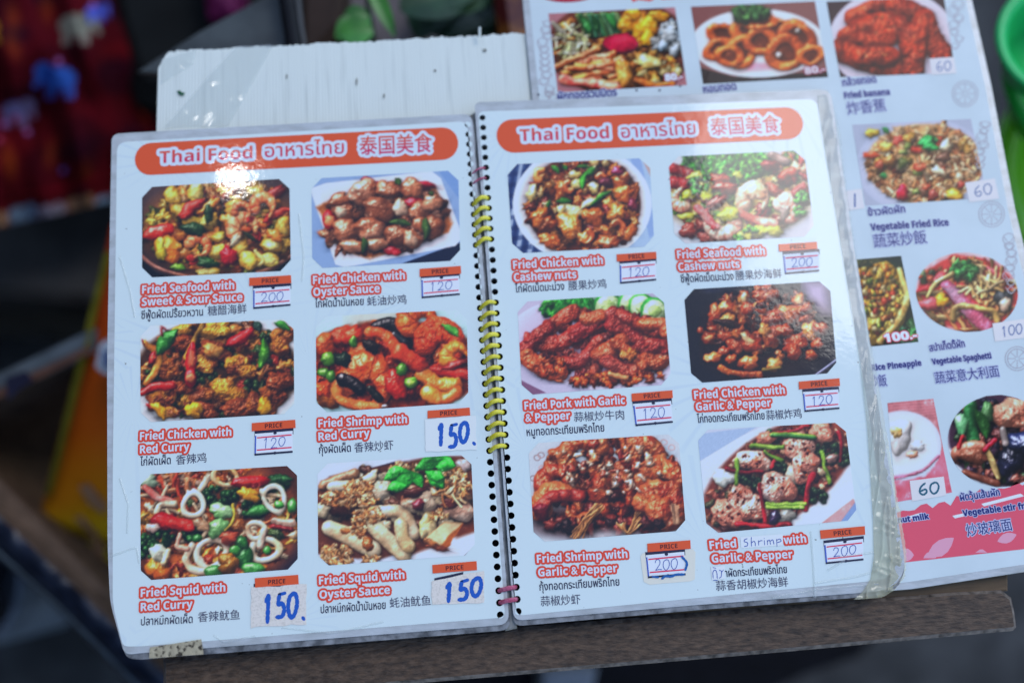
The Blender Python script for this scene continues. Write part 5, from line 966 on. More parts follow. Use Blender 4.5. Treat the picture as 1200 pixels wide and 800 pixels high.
pen([[(.1, .85), (.12, .4), (.3, .25), (.4, .5), (.4, .9)], [(.15, .05), (.35, .12)], [(.6, .3), (.75, .4), (.7, .8), (.55, .9)], [(.75, .5), (.9, .3)], [(.1, 1.0), (.4, 1.05)]], f)
bb.build('handwritten_patch', M_SLIP, page_r)
# gritty tape at the lower left corner, crumpled film round the right edge
film_patch('gritty_tape', [(176, 758), (236, 748.5), (239, 766), (175, 771)], .0002, .0005, page_l, 24, 10, seed=2, mat=M_TAPE, scale=200)
def film_side():
    """clear sleeve crumpled along the right edge, widening to a yellowed corner"""
    rows = [(112, 958, 975), (135, 961, 981), (160, 964, 987), (190, 969, 989), (230, 976, 995), (280, 984, 1002), (340, 994, 1012), (420, 1007, 1026), (500, 1016, 1040), (560, 1020, 1050), (610, 1023, 1059), (650, 1024, 1065), (678, 1020, 1063), (694, 1010, 1050), (702, 1000, 1036)]
    ys = [r[0] for r in rows]; ny_, nx_ = 260, 34; V = np.zeros((ny_, nx_, 3)); rr = np.random.RandomState(8); crin = np.cumsum(rr.randn(ny_)) * .25
    for j in range(ny_):
        y = np.interp(j / (ny_ - 1), np.linspace(0, 1, len(ys)), ys); a = np.interp(y, ys, [r[1] for r in rows]); c = np.interp(y, ys, [r[2] for r in rows]) + rr.randn() * .45; s_lo = min(1, max(0, (y - 380) / 250))
        for i in range(nx_):
            s = i / (nx_ - 1); p = at(a + (c - a) * s, y - 2.2 * s, .0006); al = p[0] - .28 * p[1]; q = Vector((al * 170, p[1] * 30, 2.0)); q2 = Vector((al * 60 + p[1] * 150, p[1] * 60, 5.0))
            h = (1 - min(1, abs(mnoise.noise(q)) * 3.2)) ** 2 * .8 + .7 * (1 - min(1, abs(mnoise.noise(q2)) * 3.5)) ** 3 * s_lo + .25 * mnoise.noise(q * 2.0)
            p[2] += (.0007 + .0012 * s_lo) * h * math.sin(math.pi * min(1, .06 + s)) ** .7 - .003 * s ** 3; V[j, i] = p
    return grid_obj('film_sleeve', V, nx_, ny_, M_SLEEVE, page_r, smooth=True)
def mat_sleeve():
    m, n, l, b_ = new_mat('yellowed_sleeve'); out = n['Material Output']; g_ = n.new('ShaderNodeNewGeometry'); tr = n.new('ShaderNodeBsdfTransparent'); tr.inputs['Color'].default_value = (.9, .9, .86, 1)
    sep = n.new('ShaderNodeSeparateXYZ'); mr = n.new('ShaderNodeMapRange'); mr.inputs['From Min'].default_value = -.13; mr.inputs['From Max'].default_value = 0.02; mx = n.new('ShaderNodeMix'); mx.data_type = 'RGBA'
    mx.inputs['A'].default_value = (.62, .58, .38, 1); mx.inputs['B'].default_value = (.68, .71, .72, 1)
    l.new(g_.outputs['Position'], sep.inputs[0]); l.new(sep.outputs['Y'], mr.inputs['Value']); l.new(mr.outputs['Result'], mx.inputs['Factor']); l.new(mx.outputs['Result'], b_.inputs['Base Color'])
    b_.inputs['Roughness'].default_value = .06; b_.inputs['Specular IOR Level'].default_value = 1.0; ms = n.new('ShaderNodeMixShader'); ms.inputs[0].default_value = .30
    mf = n.new('ShaderNodeMapRange'); mf.inputs['From Min'].default_value = 0; mf.inputs['To Min'].default_value = .46; mf.inputs['To Max'].default_value = .26; l.new(mr.outputs['Result'], mf.inputs['Value']); l.new(mf.outputs['Result'], ms.inputs[0]); l.new(tr.outputs[0], ms.inputs[1]); l.new(b_.outputs[0], ms.inputs[2]); l.new(ms.outputs[0], out.inputs['Surface']); return m
M_SLEEVE = mat_sleeve(); film_side()
def crinkle(pts, wpx, parent, z=.0005, seed=0):
    """raised crease of the film"""
    V = np.zeros((3, len(pts) * 6, 3)); P = np.array(pts, float); tt = np.linspace(0, len(P) - 1, V.shape[1])
    for i, t in enumerate(tt):
        k = min(int(t), len(P) - 2); p = P[k] + (P[k + 1] - P[k]) * (t - k); d = P[k + 1] - P[k]; nrm = np.array([-d[1], d[0]]) / np.hypot(*d)
        for r_i, s in enumerate((-1, 0, 1)): q = p + nrm * wpx * s; V[r_i, i] = at(q[0], q[1], .0002 + (z if s == 0 else 0))
    return grid_obj('film_crease', V, V.shape[1], 3, M_CLEAR, parent)
for pts in ([(950, 622), (953, 660), (955, 700)], [(955, 683), (1000, 676), (1032, 668)], [(985, 652), (1030, 646)], [(905, 700), (960, 690), (1030, 684)], [(970, 668), (990, 656)]): crinkle(pts, 1.6, page_r)
for pts in ([(128, 652), (160, 641), (163, 660)], [(250, 744), (262, 752), (300, 745)], [(140, 300), (152, 340), (158, 372)], [(350, 250), (356, 300), (354, 330)], [(140, 560), (150, 590), (149, 625)], [(330, 735), (390, 742), (450, 728)]): crinkle(pts, 1.3, page_l, .0004)
# ================================================================ the second, film-covered menu sheet on the right
ZM = -.0088
sheet = tag(empty('menu_sheet', at(1000, 400, ZM - .002)), 'film covered menu sheet with larger pictures lying half under the open menu at right', 'menu')
b = MB(); sq = [(611, -12), (1136, -14), (1162, 100), (1190, 245), (1232, 420), (1262, 560), (1290, 655), (1200, 670), (1068, 690), (990, 696), (680, 700)]
b.prism([at(x, y, ZM)[:2] for x, y in sq], ZM - .0014, ZM, bev=.0003); b.build('film_edge', M_FILM, sheet)
b = MB(); b.prism([at(x, y, ZM)[:2] for x, y in [(619, -10), (1129, -12), (1154, 100), (1181, 245), (1222, 420), (1252, 560), (1276, 648), (1200, 661), (1068, 681), (990, 690), (690, 690)]], ZM + .00002, ZM + .0001); 
M_SHEETP = mat_noise('white_poster', (.66, .72, .70), (.71, .77, .75), 30, .6, spec=.12, coat=.12); b.build('poster', M_SHEETP, sheet)
ZQ, ZR = ZM + .0002, ZM + .0003
SBLUE = ink((30, 40, 116)); HALO = ink((160, 182, 226))
def pic2(fn, quad, crop, lab, **k): return picture('dish_photo', fn, quad, crop, ZQ, sheet, chamfer=0, nx=110, ny=74, label=lab, mat=M_PRINT2, **k)
A1, A5, A6, A7 = (600, 0, 4.2857), (860, 0, 3.3324), (960, 220, 3.0769), (1000, 450, 3.2)
pic2(fries_platter, [(642.7, 16.3), (791, 8.9), (805, 99.9), (653.7, 108.5)], A1, 'picture of chips and fried snacks round a red dip')
pic2(onion_rings, [(809.5, 8.2), (955, 2), (970.4, 90.6), (824, 98.7)], A5, 'picture of golden onion rings on a white plate')
pic2(fried_banana, [(968.6, 2.4), (1106, -4), (1119.6, 85.5), (984.6, 90.6)], A5, 'picture of dark brown fried bananas')
pic2(veg_rice, [(998.7, 146.5), (1137.6, 139.5), (1157, 232), (1014, 241)], A5, 'picture of vegetable fried rice on a pale plate')
pic2(pineapple_rice, [(1004, 304), (1056, 299.7), (1076.4, 400.5), (1020, 406)], A6, 'picture of fried rice in a pineapple half')
oval = lambda T: (.5 - .5 * np.sqrt(np.clip(1 - (2 * T - 1) ** 2, .02, 1)), .5 + .5 * np.sqrt(np.clip(1 - (2 * T - 1) ** 2, .02, 1)))
pic2(veg_spaghetti, [(1069, 299), (1183, 293), (1202, 385), (1078, 392)], A6, 'picture of vegetable spaghetti cut out on white', outline=oval)
pic2(coconut_dessert, [(1040, 472), (1093.8, 467), (1115.6, 576.6), (1050, 588)], A7, 'picture of a white coconut milk dessert')
pic2(fried_noodles, [(1104, 468), (1226, 458), (1236, 566), (1118, 574)], A7, 'picture of dark stir fried noodles cut out on white', outline=oval)
def scap(items): return caption(items, sheet, col=SBLUE, z=ZR, bold=.3, halo=1.0, hcol=HALO, mat=M_PRINT2)
scap([('ผักทอดรวมมิตร', (654, 117.5), (723, 112), 7)]); scap([('หอมทอด', (825, 109), (863, 105), 7)])
scap([('กล้วยทอด', (988, 101), (1027, 96.5), 6.5), ('Fried banana', (990, 115.5), (1043, 111), 7), ('炸香蕉', (994, 134.5), (1039, 130), 14)])
scap([('ข้าวผัดผัก', (1018, 253), (1061, 248.5), 6.5), ('Vegetable Fried Rice', (1021, 270), (1112, 264), 7.5), ('蔬菜炒飯', (1025, 290.5), (1087, 285), 15)])
scap([('Rice Pineapple', (1022, 434), (1080, 428), 6.5), ('菠萝炒飯', (1000, 455), (1040, 452), 13)])
scap([('สปาเก็ตตี้ผัก', (1090, 411.5), (1131, 406), 6.5), ('Vegetable Spaghetti', (1093, 427), (1162, 419.5), 6.5), ('蔬菜意大利面', (1097, 449.5), (1172, 441), 13)])
# brushed red footer with pale petals
f = MB(); ft = [(1040, 606)]; rr = random.Random(3)
for x in range(1044, 1262, 7): ft.append((x, 600 - (x - 1052) * .19 + rr.uniform(-4, 4) - (6 if x > 1120 else 0)))
ft += [(1262, 632), (1200, 643), (1060, 658.5), (1040, 660)]
f.poly([at(x, y, ZQ) for x, y in ft], ink((200, 84, 112)))
for kz, (x, y, rx, ry, rot) in enumerate([(1102, 642, 20, 9, -38), (1062, 650, 9, 8, 0), (1150, 650, 8, 7, 0), (1090, 652, 9, 6, -20), (1180, 630, 12, 6, -20)]):
    c = math.cos(math.radians(rot)); s_ = math.sin(math.radians(rot)); f.poly([at(x + rx * math.cos(k) * c - ry * math.sin(k) * abs(math.sin(k)) * s_, min(657 - (x - 1060) * .11, y + rx * math.cos(k) * s_ + ry * math.sin(k) * abs(math.sin(k)) * c), ZQ + .00003 + kz * 4e-6) for k in np.linspace(0, 6.28, 15)[:-1]], ink((214, 150, 184)))
for (x0, y0, x1, y1) in [(1116, 604, 1150, 598), (1060, 606, 1080, 602), (1150, 590, 1196, 580)]: f.poly([at(x0, y0, ZQ + .00004), at(x1, y1 - 2, ZQ + .00004), at(x1 + 4, y1 + 1, ZQ + .00004), at(x0 + 3, y0 + 3, ZQ + .00004)], ink((206, 216, 236)))
f.build('red_footer', M_PRINT2, sheet)
scap([('Coconut milk', (1032, 615), (1089, 607.5), 6.5)]); scap([('ผัดวุ้นเส้นผัก', (1126, 586.5), (1172, 580), 6.5), ('Vegetable stir fried', (1129, 604.5), (1214, 594), 7), ('炒玻璃面', (1134, 628.5), (1187, 621), 14)])
# printed prices and pen-written price stickers
bb = MB(); letter(bb, '80.-', (780, 95), (800, 93), 7.5, ZR, ink((240, 226, 240)), bold=.5, outline=1.5, ocol=ink((150, 40, 80))); bb.build('printed_price', M_PRINT2, sheet)
bb = MB(); letter(bb, '80.-', (944, 87), (967, 84), 7.5, ZR, ink((236, 200, 220)), bold=.4, outline=1.5, ocol=ink((150, 40, 80))); bb.build('printed_price', M_PRINT2, sheet)
bb = MB(); letter(bb, '100.-', (1037, 400.5), (1075, 396), 9, ZR, ink((240, 230, 240)), bold=.6, outline=1.6, ocol=ink((190, 50, 90))); bb.build('printed_price', M_PRINT2, sheet)
def sticker(quad, num, box=(.2, .2, .85, .8), wd=.0006, col=ink((70, 100, 165))):
    q = MB(); f_ = quadmap(quad, ZR + .00004); q.poly([f_(0, 0), f_(1, 0), f_(1, 1), f_(0, 1)], ink((196, 206, 224)))
    digits(q, num, f_, box, wd, ZR + .0001, col, 0, rnd=rr); q.build('price_sticker', M_PRINT2, sheet)
sticker([(1089, 69), (1118, 67), (1121, 86), (1092, 88)], '60'); sticker([(1131, 214), (1166, 209), (1171, 233), (1136, 237)], '60'); sticker([(1163, 379), (1203, 373), (1206, 395), (1166, 400)], '100'); sticker([(1066, 563), (1106, 558), (1109, 580), (1069, 587)], '60', wd=.001, col=ink((30, 90, 120))); sticker([(990, 224), (1010, 221), (1013, 244), (994, 247)], 'I', wd=.001)
# fine grey line drawings down the right margin and by the first picture
ln = MB(); GL = ink((150, 158, 180))
def ring_line(x, y, r, k=22, sq=1.0): pts = [(x + r * math.cos(a), y + r * sq * math.sin(a)) for a in np.linspace(0, 2 * math.pi, k)]; polyl(pts)
def polyl(pts, wd=.0004):
    ident = lambda a, c: at(a, c, ZQ); stroke(ln, pts, ident, wd, ZQ + .00002, GL)
for (x, y, r) in [(1131, 110, 15), (1162, 251, 15), (1192, 420, 14)]:
    ring_line(x, y, r); ring_line(x, y, r * .8)
    for k in range(8): a = k * .785; polyl([(x + 2 * math.cos(a), y + 2 * math.sin(a)), (x + r * .75 * math.cos(a), y + r * .75 * math.sin(a))])
for (cx, cy, n_, sx, sy) in [(1120, 30, 7, 7, 24), (1152, 170, 7, 8, 24), (1184, 310, 8, 8, 30), (640, 62, 10, 8, 34), (646, 110, 3, 5, 5)]:
    for k in range(n_):
        x, y = cx + rr.uniform(-sx, sx) * .6, cy - sy + 2 * sy * k / max(n_ - 1, 1); ring_line(x, y, rr.uniform(4, 7), 10, rr.uniform(.5, 1)); polyl([(x - 6, y - 3), (x, y + 4), (x + 6, y - 2)])
ln.build('line_drawing', M_PRINT2, sheet)
hb = MB(); hb.poly([at(700 + 14 * math.cos(a) * 2.2 - 36, -6 + 9 * math.sin(a), ZQ) for a in np.linspace(0, 6.28, 20)[:-1]], ink((150, 30, 60))); hb.build('red_heading_edge', M_PRINT2, sheet); hb = MB(); hb.poly([at(x, y, ZQ) for x, y in [(735, -8), (800, -11), (800, -2), (776, 0), (770, -3), (762, 2), (748, 0), (742, 3)]], ink((206, 60, 60))); hb.build('red_heading_edge', M_PRINT, sheet)
for (x, y) in [(631, 111), (688, 106), (746, 106), (773, 106), (797, 101)]:
    q = MB(); q.poly([at(x + 1.4 * math.cos(a), y + 1.4 * math.sin(a), ZR) for a in np.linspace(0, 6.28, 8)[:-1]], ink((30, 34, 60))); q.build('ink_spot', M_PRINT, sheet)

# ================================================================ around and below the table
# red cloth printed with elephants: a draped sheet with real folds
def mat_cloth():
    m, n, l, b_ = new_mat('dark_red_cloth'); g_ = n.new('ShaderNodeNewGeometry'); a = n.new('ShaderNodeAttribute'); a.attribute_name = 'Col'
    t = n.new('ShaderNodeTexNoise'); t.inputs['Scale'].default_value = 900; mm = n.new('ShaderNodeMix'); mm.data_type = 'RGBA'; mm.blend_type = 'MULTIPLY'; mm.inputs['Factor'].default_value = .4
    l.new(g_.outputs['Position'], t.inputs['Vector']); l.new(a.outputs['Color'], mm.inputs['A']); l.new(t.outputs['Color'], mm.inputs['B']); l.new(mm.outputs['Result'], b_.inputs['Base Color']); b_.inputs['Roughness'].default_value = .95; b_.inputs['Specular IOR Level'].default_value = .05; return m
def cloth_paint():
    d = Dish(-60, -60, 200, 320, (70, 8, 16), k=1.0, seed=41); d.r.seed(7)
    for k in range(60): d.E(-60 + 260 * d.r.rand(), -60 + 380 * d.r.rand(), 10 + 20 * d.r.rand(), 8 + 14 * d.r.rand(), 0, [(40, 4, 14), (90, 10, 20), (28, 6, 22), (100, 12, 18)][d.r.randint(4)], soft=10, a=.6)
    def el(x, y, s, c, fl=1):     # a plain printed elephant: body, head, trunk, legs, ear
        d.E(x, y, 16 * s, 11 * s, 0, c); d.E(x + 15 * s * fl, y - 6 * s, 9 * s, 9 * s, 0, c); d.P([(x + 20 * s * fl, y - 6 * s), (x + 26 * s * fl, y + 8 * s), (x + 22 * s * fl, y + 10 * s), (x + 15 * s * fl, y)], c)
        for k in (-11, -6, 7, 12): d.P([(x + (k - 2) * s, y + 5 * s), (x + (k + 2) * s, y + 5 * s), (x + (k + 2) * s, y + 19 * s), (x + (k - 2) * s, y + 19 * s)], c)
        d.E(x + 10 * s * fl, y - 5 * s, 5 * s, 7 * s, 0, tuple(np.array(c) * .75))
    el(70, 92, 1.25, (50, 90, 190), -1); el(88, 30, 1.2, (116, 114, 100), 1); el(18, 130, 1.0, (110, 100, 140), 1); el(112, 14, .7, (70, 80, 170)); el(-30, 40, 1.2, (170, 110, 30))
    for k in range(9): el(-45 + 34 * k, 262 - 5.5 * k + (4 if k % 2 else 0), .85, [(130, 120, 130), (150, 110, 80), (110, 130, 150)][k % 3])
    for (x, y) in [(15, 20), (55, 10), (15, 55), (12, 195), (60, 180), (165, 110), (100, 205), (10, 185)]: d.E(x, y, 8, 17, 20 * d.r.randn(), (160, 76, 18), soft=9, a=.32)
    for k in range(14): d.E(-50 + 230 * d.r.rand(), -50 + 280 * d.r.rand(), 3.5, 3.5, 0, [(150, 90, 150), (90, 80, 160), (190, 60, 90)][d.r.randint(3)], soft=2)
    d.S([(-60, 240), (60, 225), (200, 190)], 4, (110, 12, 24), sh=0, spec=0); d.P([(160, 60), (176, 90), (172, 150), (160, 120)], (150, 50, 14), soft=6); return d
dcl = cloth_paint(); nx, ny = 120, 150; V = np.zeros((ny, nx, 3)); CC = np.zeros((ny, nx, 3))
for j in range(ny):
    t = j / (ny - 1)
    for i in range(nx):
        s = i / (nx - 1); xr = np.interp(t, [0, .22, .5, .75, 1], [112, 140, 172, 188, 196]); px_ = -70 + (xr + 70) * s; py_ = -60 + (340 - 60 * s ** 1.1) * t
        z = -.30 - .10 * t ** 2 - .16 * max(0, s - .72) ** 1.5 * 3 + .018 * math.sin(s * 17 + t * 4) * t + .012 * math.sin(s * 31 - t * 7) * t + .02 * mnoise.noise(Vector((s * 4, t * 4, 1)))
        V[j, i] = at(px_, py_, z); CC[j, i] = dcl.sample(np.array([px_]), np.array([py_]))[0]
o = grid_obj('elephant_cloth', V, nx, ny, mat_cloth(), None, np.clip(lin(CC) * 1.5, .002, .6)); o.location = (0, 0, 0)
md = o.modifiers.new('thick', 'SOLIDIFY'); md.thickness = .002; md.offset = -1
tag(o, 'dark red cloth printed with small elephants hanging at the upper left', 'cloth')

# concrete block the cloth hangs over, dim below its hem
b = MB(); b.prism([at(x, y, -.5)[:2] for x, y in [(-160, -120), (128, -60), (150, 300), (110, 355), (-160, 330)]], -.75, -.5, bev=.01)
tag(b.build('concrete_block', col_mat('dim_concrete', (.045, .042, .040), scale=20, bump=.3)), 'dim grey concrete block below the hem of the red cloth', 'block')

# carton with its folded flap, dark bag liner round it
ZC = -.27
cart = tag(empty('cardboard_carton', at(20, 540, -.55)), 'open brown cardboard carton at left holding a yellow and orange packet', 'carton')
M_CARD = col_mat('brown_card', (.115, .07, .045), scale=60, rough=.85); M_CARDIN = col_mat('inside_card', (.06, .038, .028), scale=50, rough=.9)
def wall(mb, a, c, z0, z1, th, col=(1, 1, 1)):
    a, c = np.array(a[:2]), np.array(c[:2]); u = (c - a) / np.hypot(*(c - a)); n_ = np.array([-u[1], u[0]]) * th; mb.prism([a, c, c + n_, a + n_], z0, z1)
fa, fb = at(-120, 490, ZC), at(215, 806, ZC); ba, bb_ = at(-120, 492, ZC), at(190, 352, ZC)
q = MB(); wall(q, fa, fb, -.55, ZC, .004); q.build('front_panel', M_CARD, cart)
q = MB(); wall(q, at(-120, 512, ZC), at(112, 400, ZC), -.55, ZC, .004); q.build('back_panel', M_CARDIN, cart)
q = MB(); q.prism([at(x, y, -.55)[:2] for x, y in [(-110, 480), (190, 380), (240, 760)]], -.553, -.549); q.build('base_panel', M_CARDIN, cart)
q = MB(); fl = [at(-120, 492, ZC + .001), at(215, 808, ZC + .001), at(240, 806, ZC - .012), at(-100, 462, ZC - .012)]; q.poly(fl); q.poly([p - np.array([0, 0, .004]) for p in fl][::-1])
for k in range(4): q.poly([fl[k], fl[(k + 1) % 4], fl[(k + 1) % 4] - np.array([0, 0, .004]), fl[k] - np.array([0, 0, .004])])
q.build('front_flap', M_CARD, cart)
q = MB(); fl = [at(-60, 466, ZC + .008), at(112, 384, ZC + .008), at(112, 410, ZC - .004), at(-62, 492, ZC - .004)]; q.poly(fl); q.poly([p - np.array([0, 0, .004]) for p in fl][::-1])
for k in range(4): q.poly([fl[k], fl[(k + 1) % 4], fl[(k + 1) % 4] - np.array([0, 0, .004]), fl[k] - np.array([0, 0, .004])])
o = q.build('back_flap', col_mat('pale_printed_card', (.10, .115, .13), scale=50), cart); o['label'] = 'pale blue grey back flap with a dark mark'
q = MB(); fq = quadmap([(-40, 474), (108, 403), (108, 412), (-40, 486)], ZC + .0035); q.poly([fq(0, 0), fq(1, 0), fq(1, 1), fq(0, 1)]); q.build('red_stripe', col_mat('dull_red_print', (.10, .045, .03)), cart)
q = MB(); q.poly([at(x, y, ZC + .012) for x, y in [(6, 443), (30, 434), (40, 446), (20, 458), (10, 470)]]); q.build('dark_mark', col_mat('navy_print', (.012, .012, .03)), cart)
# liner bag
rows = [(0, 0), (10, 12), (20, 20), (29, 32)]; nx = 80; V = np.zeros((5, nx, 3))
for i in range(nx):
    t = i / (nx - 1); x, y = -60 + 290 * t, 548 + 275 * t; w_ = 3.2 * math.sin(t * 9) + 2 * mnoise.noise(Vector((t * 9, 0, 3)))
    for k, (d_, dz) in enumerate([(0, .002), (9, .004), (19, 0), (30, -.02), (36, -.05)]): V[k, i] = at(x - d_ * .64 + w_ * .4 * k / 3, y + d_ * .76 + w_ * k / 3, ZC + dz + .004 * mnoise.noise(Vector((t * 22, k * .8, 1))))
bag = tag(empty('bag_liner', at(60, 690, ZC)), 'dark blue plastic bag edge folded over the front of the carton', 'bag'); grid_obj('film', V, nx, 5, mat_noise('navy_plastic', (.006, .008, .016), (.02, .026, .045), 60, .3, bump=.4), bag)
q = MB(); q.tube([V[3, i] + np.array([0, 0, .002]) for i in range(0, nx)], .0011, n=6); q.build('pale_hem', col_mat('pale_plastic_hem', (.10, .13, .15)), bag, smooth=True)

# yellow and orange packet in the carton
pkt = tag(empty('snack_packet', at(110, 560, -.5)), 'orange and yellow printed packet standing in the carton left of the menu', 'packet')
def mat_grad(name, stops, y0, y1, rough=.35):
    m, n, l, b_ = new_mat(name); g_ = n.new('ShaderNodeNewGeometry'); sep = n.new('ShaderNodeSeparateXYZ'); mr = n.new('ShaderNodeMapRange'); mr.inputs['From Min'].default_value = y0; mr.inputs['From Max'].default_value = y1; r = n.new('ShaderNodeValToRGB')
    e = r.color_ramp.elements; e[0].position, e[0].color = stops[0][0], stops[0][1] + (1,); e[1].position, e[1].color = stops[-1][0], stops[-1][1] + (1,)
    for p_, c_ in stops[1:-1]: k = e.new(p_); k.color = c_ + (1,)
    l.new(g_.outputs['Position'], sep.inputs[0]); l.new(sep.outputs['Y'], mr.inputs['Value']); l.new(mr.outputs['Result'], r.inputs['Fac']); l.new(r.outputs['Color'], b_.inputs['Base Color']); b_.inputs['Roughness'].default_value = rough; return m
def pillow(quad, z0, z1, name, mat, parent, amp=.008, nx=24, ny=30):
    V = np.zeros((ny, nx, 3)); q_ = [np.array(p, float) for p in quad]
    for j in range(ny):
        for i in range(nx):
            s, t = i / (nx - 1), j / (ny - 1); p = (q_[0] * (1 - s) + q_[1] * s) * (1 - t) + (q_[3] * (1 - s) + q_[2] * s) * t
            V[j, i] = at(p[0], p[1], z0 + (z1 - z0) * t + amp * (math.sin(math.pi * s) * math.sin(math.pi * t)) ** .5 + .15 * amp * mnoise.noise(Vector((s * 6, t * 6, 2))))
    o_ = grid_obj(name, V, nx, ny, mat, parent); md_ = o_.modifiers.new('thick', 'SOLIDIFY'); md_.thickness = .012; md_.offset = -1; return o_
yT, yB = float(at(130, 300, -.26)[1]), float(at(90, 620, -.38)[1])
pillow([(131, 262), (250, 258), (260, 690), (45, 610)], -.235, -.36, 'front', mat_grad('orange_packet_print', [(0, (.55, .34, .008)), (.1, (.52, .19, .004)), (.36, (.48, .085, .003)), (1, (.44, .04, .008))], yB, yT), pkt)
pillow([(49, 614), (270, 694), (270, 800), (100, 676)], -.382, -.39, 'bottom_fold', col_mat('yellow_packet', (.48, .36, .01), rough=.35), pkt, amp=.003)
q = MB(); e0 = [at(*p) for p in [(123, 295, -.240), (102, 378, -.262), (84, 453, -.285), (66, 528, -.312), (53, 580, -.338)]]; e1 = [at(*p) for p in [(131, 295, -.236), (111, 378, -.258), (93, 453, -.281), (74, 528, -.308), (60, 580, -.334)]]
for k in range(4): q.poly([e0[k], e1[k], e1[k + 1], e0[k + 1]])
q.build('yellow_side_strip', col_mat('olive_yellow_print', (.16, .14, .012)), pkt)
q = MB(); q.poly([at(x, y, -.255) for x, y in [(117, 404), (124, 398), (150, 396), (150, 446), (120, 437), (112, 430)]]); q.build('white_label', col_mat('packet_label', (.36, .40, .44)), pkt)
q = MB(); q.poly([at(x, y, -.2545) for x, y in [(119, 412), (146, 408), (146, 436), (121, 430)]]); q.build('blue_mark', col_mat('packet_blue', (.06, .10, .22)), pkt)
for pts in ([(92, 570), (104, 566), (126, 592), (122, 602), (104, 590)], [(86, 606), (96, 604), (118, 628), (112, 632)], [(108, 628), (122, 636), (122, 660), (110, 646)]):
    q = MB(); q.poly([at(x, y, -.326 - (y - 560) * .00035) for x, y in pts]); q.build('pale_print', col_mat('packet_pink_print', (.24, .13, .07)), pkt)

# white bucket at the lower left edge
cb = at(-62, 690, -.5); q = MB(); N = 40; prof = [(.052, -.75), (.056, -.74), (.066, -.53), (.070, -.525), (.070, -.515), (.064, -.515), (.062, -.53), (.052, -.73), (.0, -.73)]
for (r0, z0_), (r1, z1_) in zip(prof[:-1], prof[1:]):
    for k in range(N):
        a0, a1 = 2 * math.pi * k / N, 2 * math.pi * (k + 1) / N; q.poly([(cb[0] + r0 * math.cos(a0), cb[1] + r0 * math.sin(a0), z0_), (cb[0] + r0 * math.cos(a1), cb[1] + r0 * math.sin(a1), z0_), (cb[0] + r1 * math.cos(a1), cb[1] + r1 * math.sin(a1), z1_), (cb[0] + r1 * math.cos(a0), cb[1] + r1 * math.sin(a0), z1_)])
tag(q.build('plastic_bucket', col_mat('dull_white_plastic', (.10, .12, .15))), 'dull white plastic bucket cut off by the lower left edge', 'bucket')

# behind the board: grey plastic sheet, black bar, leafy plant, packets
q = MB(); gs = [(160, 84), (235, 36), (306, -2), (330, -22), (345, 20), (352, 72), (250, 90)]
q.prism([at(x, y, -.10)[:2] for x, y in gs], -.104, -.10, bev=.001); tag(q.build('grey_sheet', mat_noise('grey_plastic_sheet', (.03, .034, .034), (.07, .08, .078), 25, .35, bump=.2)), 'three cornered grey plastic sheet behind the left end of the white board', 'plastic sheet')
q = MB(); q.tube([at(330, -40, -.085), at(341, 30, -.085), at(350, 90, -.085)], .006, n=10); tag(q.build('black_bar', col_mat('black_metal', (.006, .006, .008), rough=.4)), 'thin black bar beside the grey plastic sheet behind the board', 'bar')
q = MB(); q.tube([at(345, -40, -.09), at(352, 30, -.09), at(362, 90, -.09)], .0022, n=8); tag(q.build('grey_wire', col_mat('grey_metal', (.06, .065, .07), rough=.4)), 'thin grey wire running next to the black bar', 'wire')
q = MB(); q.prism([at(x, y, -.16)[:2] for x, y in [(352, -60), (404, -60), (400, 30), (372, 62), (350, 60)]], -.3, -.16, bev=.006); tag(q.build('brown_box', col_mat('dark_brown_card', (.035, .02, .014), scale=30)), 'dark brown box standing behind the board left of the leaves', 'box')
q = MB(); q.prism([at(x, y, -.2)[:2] for x, y in [(392, -60), (500, -60), (498, 70), (396, 70)]], -.35, -.2, bev=.012); tag(q.build('pinkish_crate', col_mat('pinkish_grey_card', (.14, .115, .115), scale=25)), 'pinkish grey crate behind the leaves at the top', 'crate')
q = MB(); q.prism([at(x, y, -.12)[:2] for x, y in [(574, -50), (640, -50), (640, 60), (588, 58)]], -.2, -.12, bev=.008); tag(q.build('red_packet', mat_noise('red_orange_print', (.07, .006, .006), (.30, .11, .01), 22, .4, lo=.45, hi=.6)), 'small red and orange packet at the top beside the menu sheet', 'packet')
q = MB(); q.prism([at(x, y, -.3)[:2] for x, y in [(228, -90), (275, -90), (272, 10), (240, 14)]], -.5, -.3, bev=.01); tag(q.build('magenta_bag', col_mat('magenta_plastic', (.10, .006, .05), scale=20)), 'dark magenta bag at the top above the grey plastic sheet', 'bag')
q = MB(); q.tube([at(562, 44, -.006), at(562, 32, -.004)], .0008, n=6); tag(q.build('plastic_sliver', M_CORR), 'white plastic sliver standing on the top edge of the board', 'sliver')

def leafy(name, label, base, z, items, matl, mats_, group=None):
    rt = tag(empty(name, at(*base, z)), label, 'plant')
    q = MB()
    for (x, y, L, wd, ang, zz, tilt) in items: q.tube([at(*base, z), (at(*base, z) + at(x, y, zz)) / 2 + np.array([0, 0, .02]), at(x, y, zz)], [.0025, .002, .0012], n=6)
    q.build('stem', mats_, rt, smooth=True)
    for (x, y, L, wd, ang, zz, tilt) in items:
        c = at(x, y, zz); ux = np.array([math.cos(ang), math.sin(ang), 0]); uy = np.array([-math.sin(ang), math.cos(ang), 0]); V = np.zeros((9, 7, 3))
        for j in range(9):
            t = j / 8; hw = wd * math.sin(math.pi * (t * .94 + .03)) ** .75
            for i in range(7): s = i / 3 - 1; V[j, i] = c + ux * L * t + uy * hw * s + np.array([0, 0, tilt * t * L - .5 * L * t * t * .5 + .25 * hw * abs(s)])
        grid_obj('leaf', V, 7, 9, matl, rt)
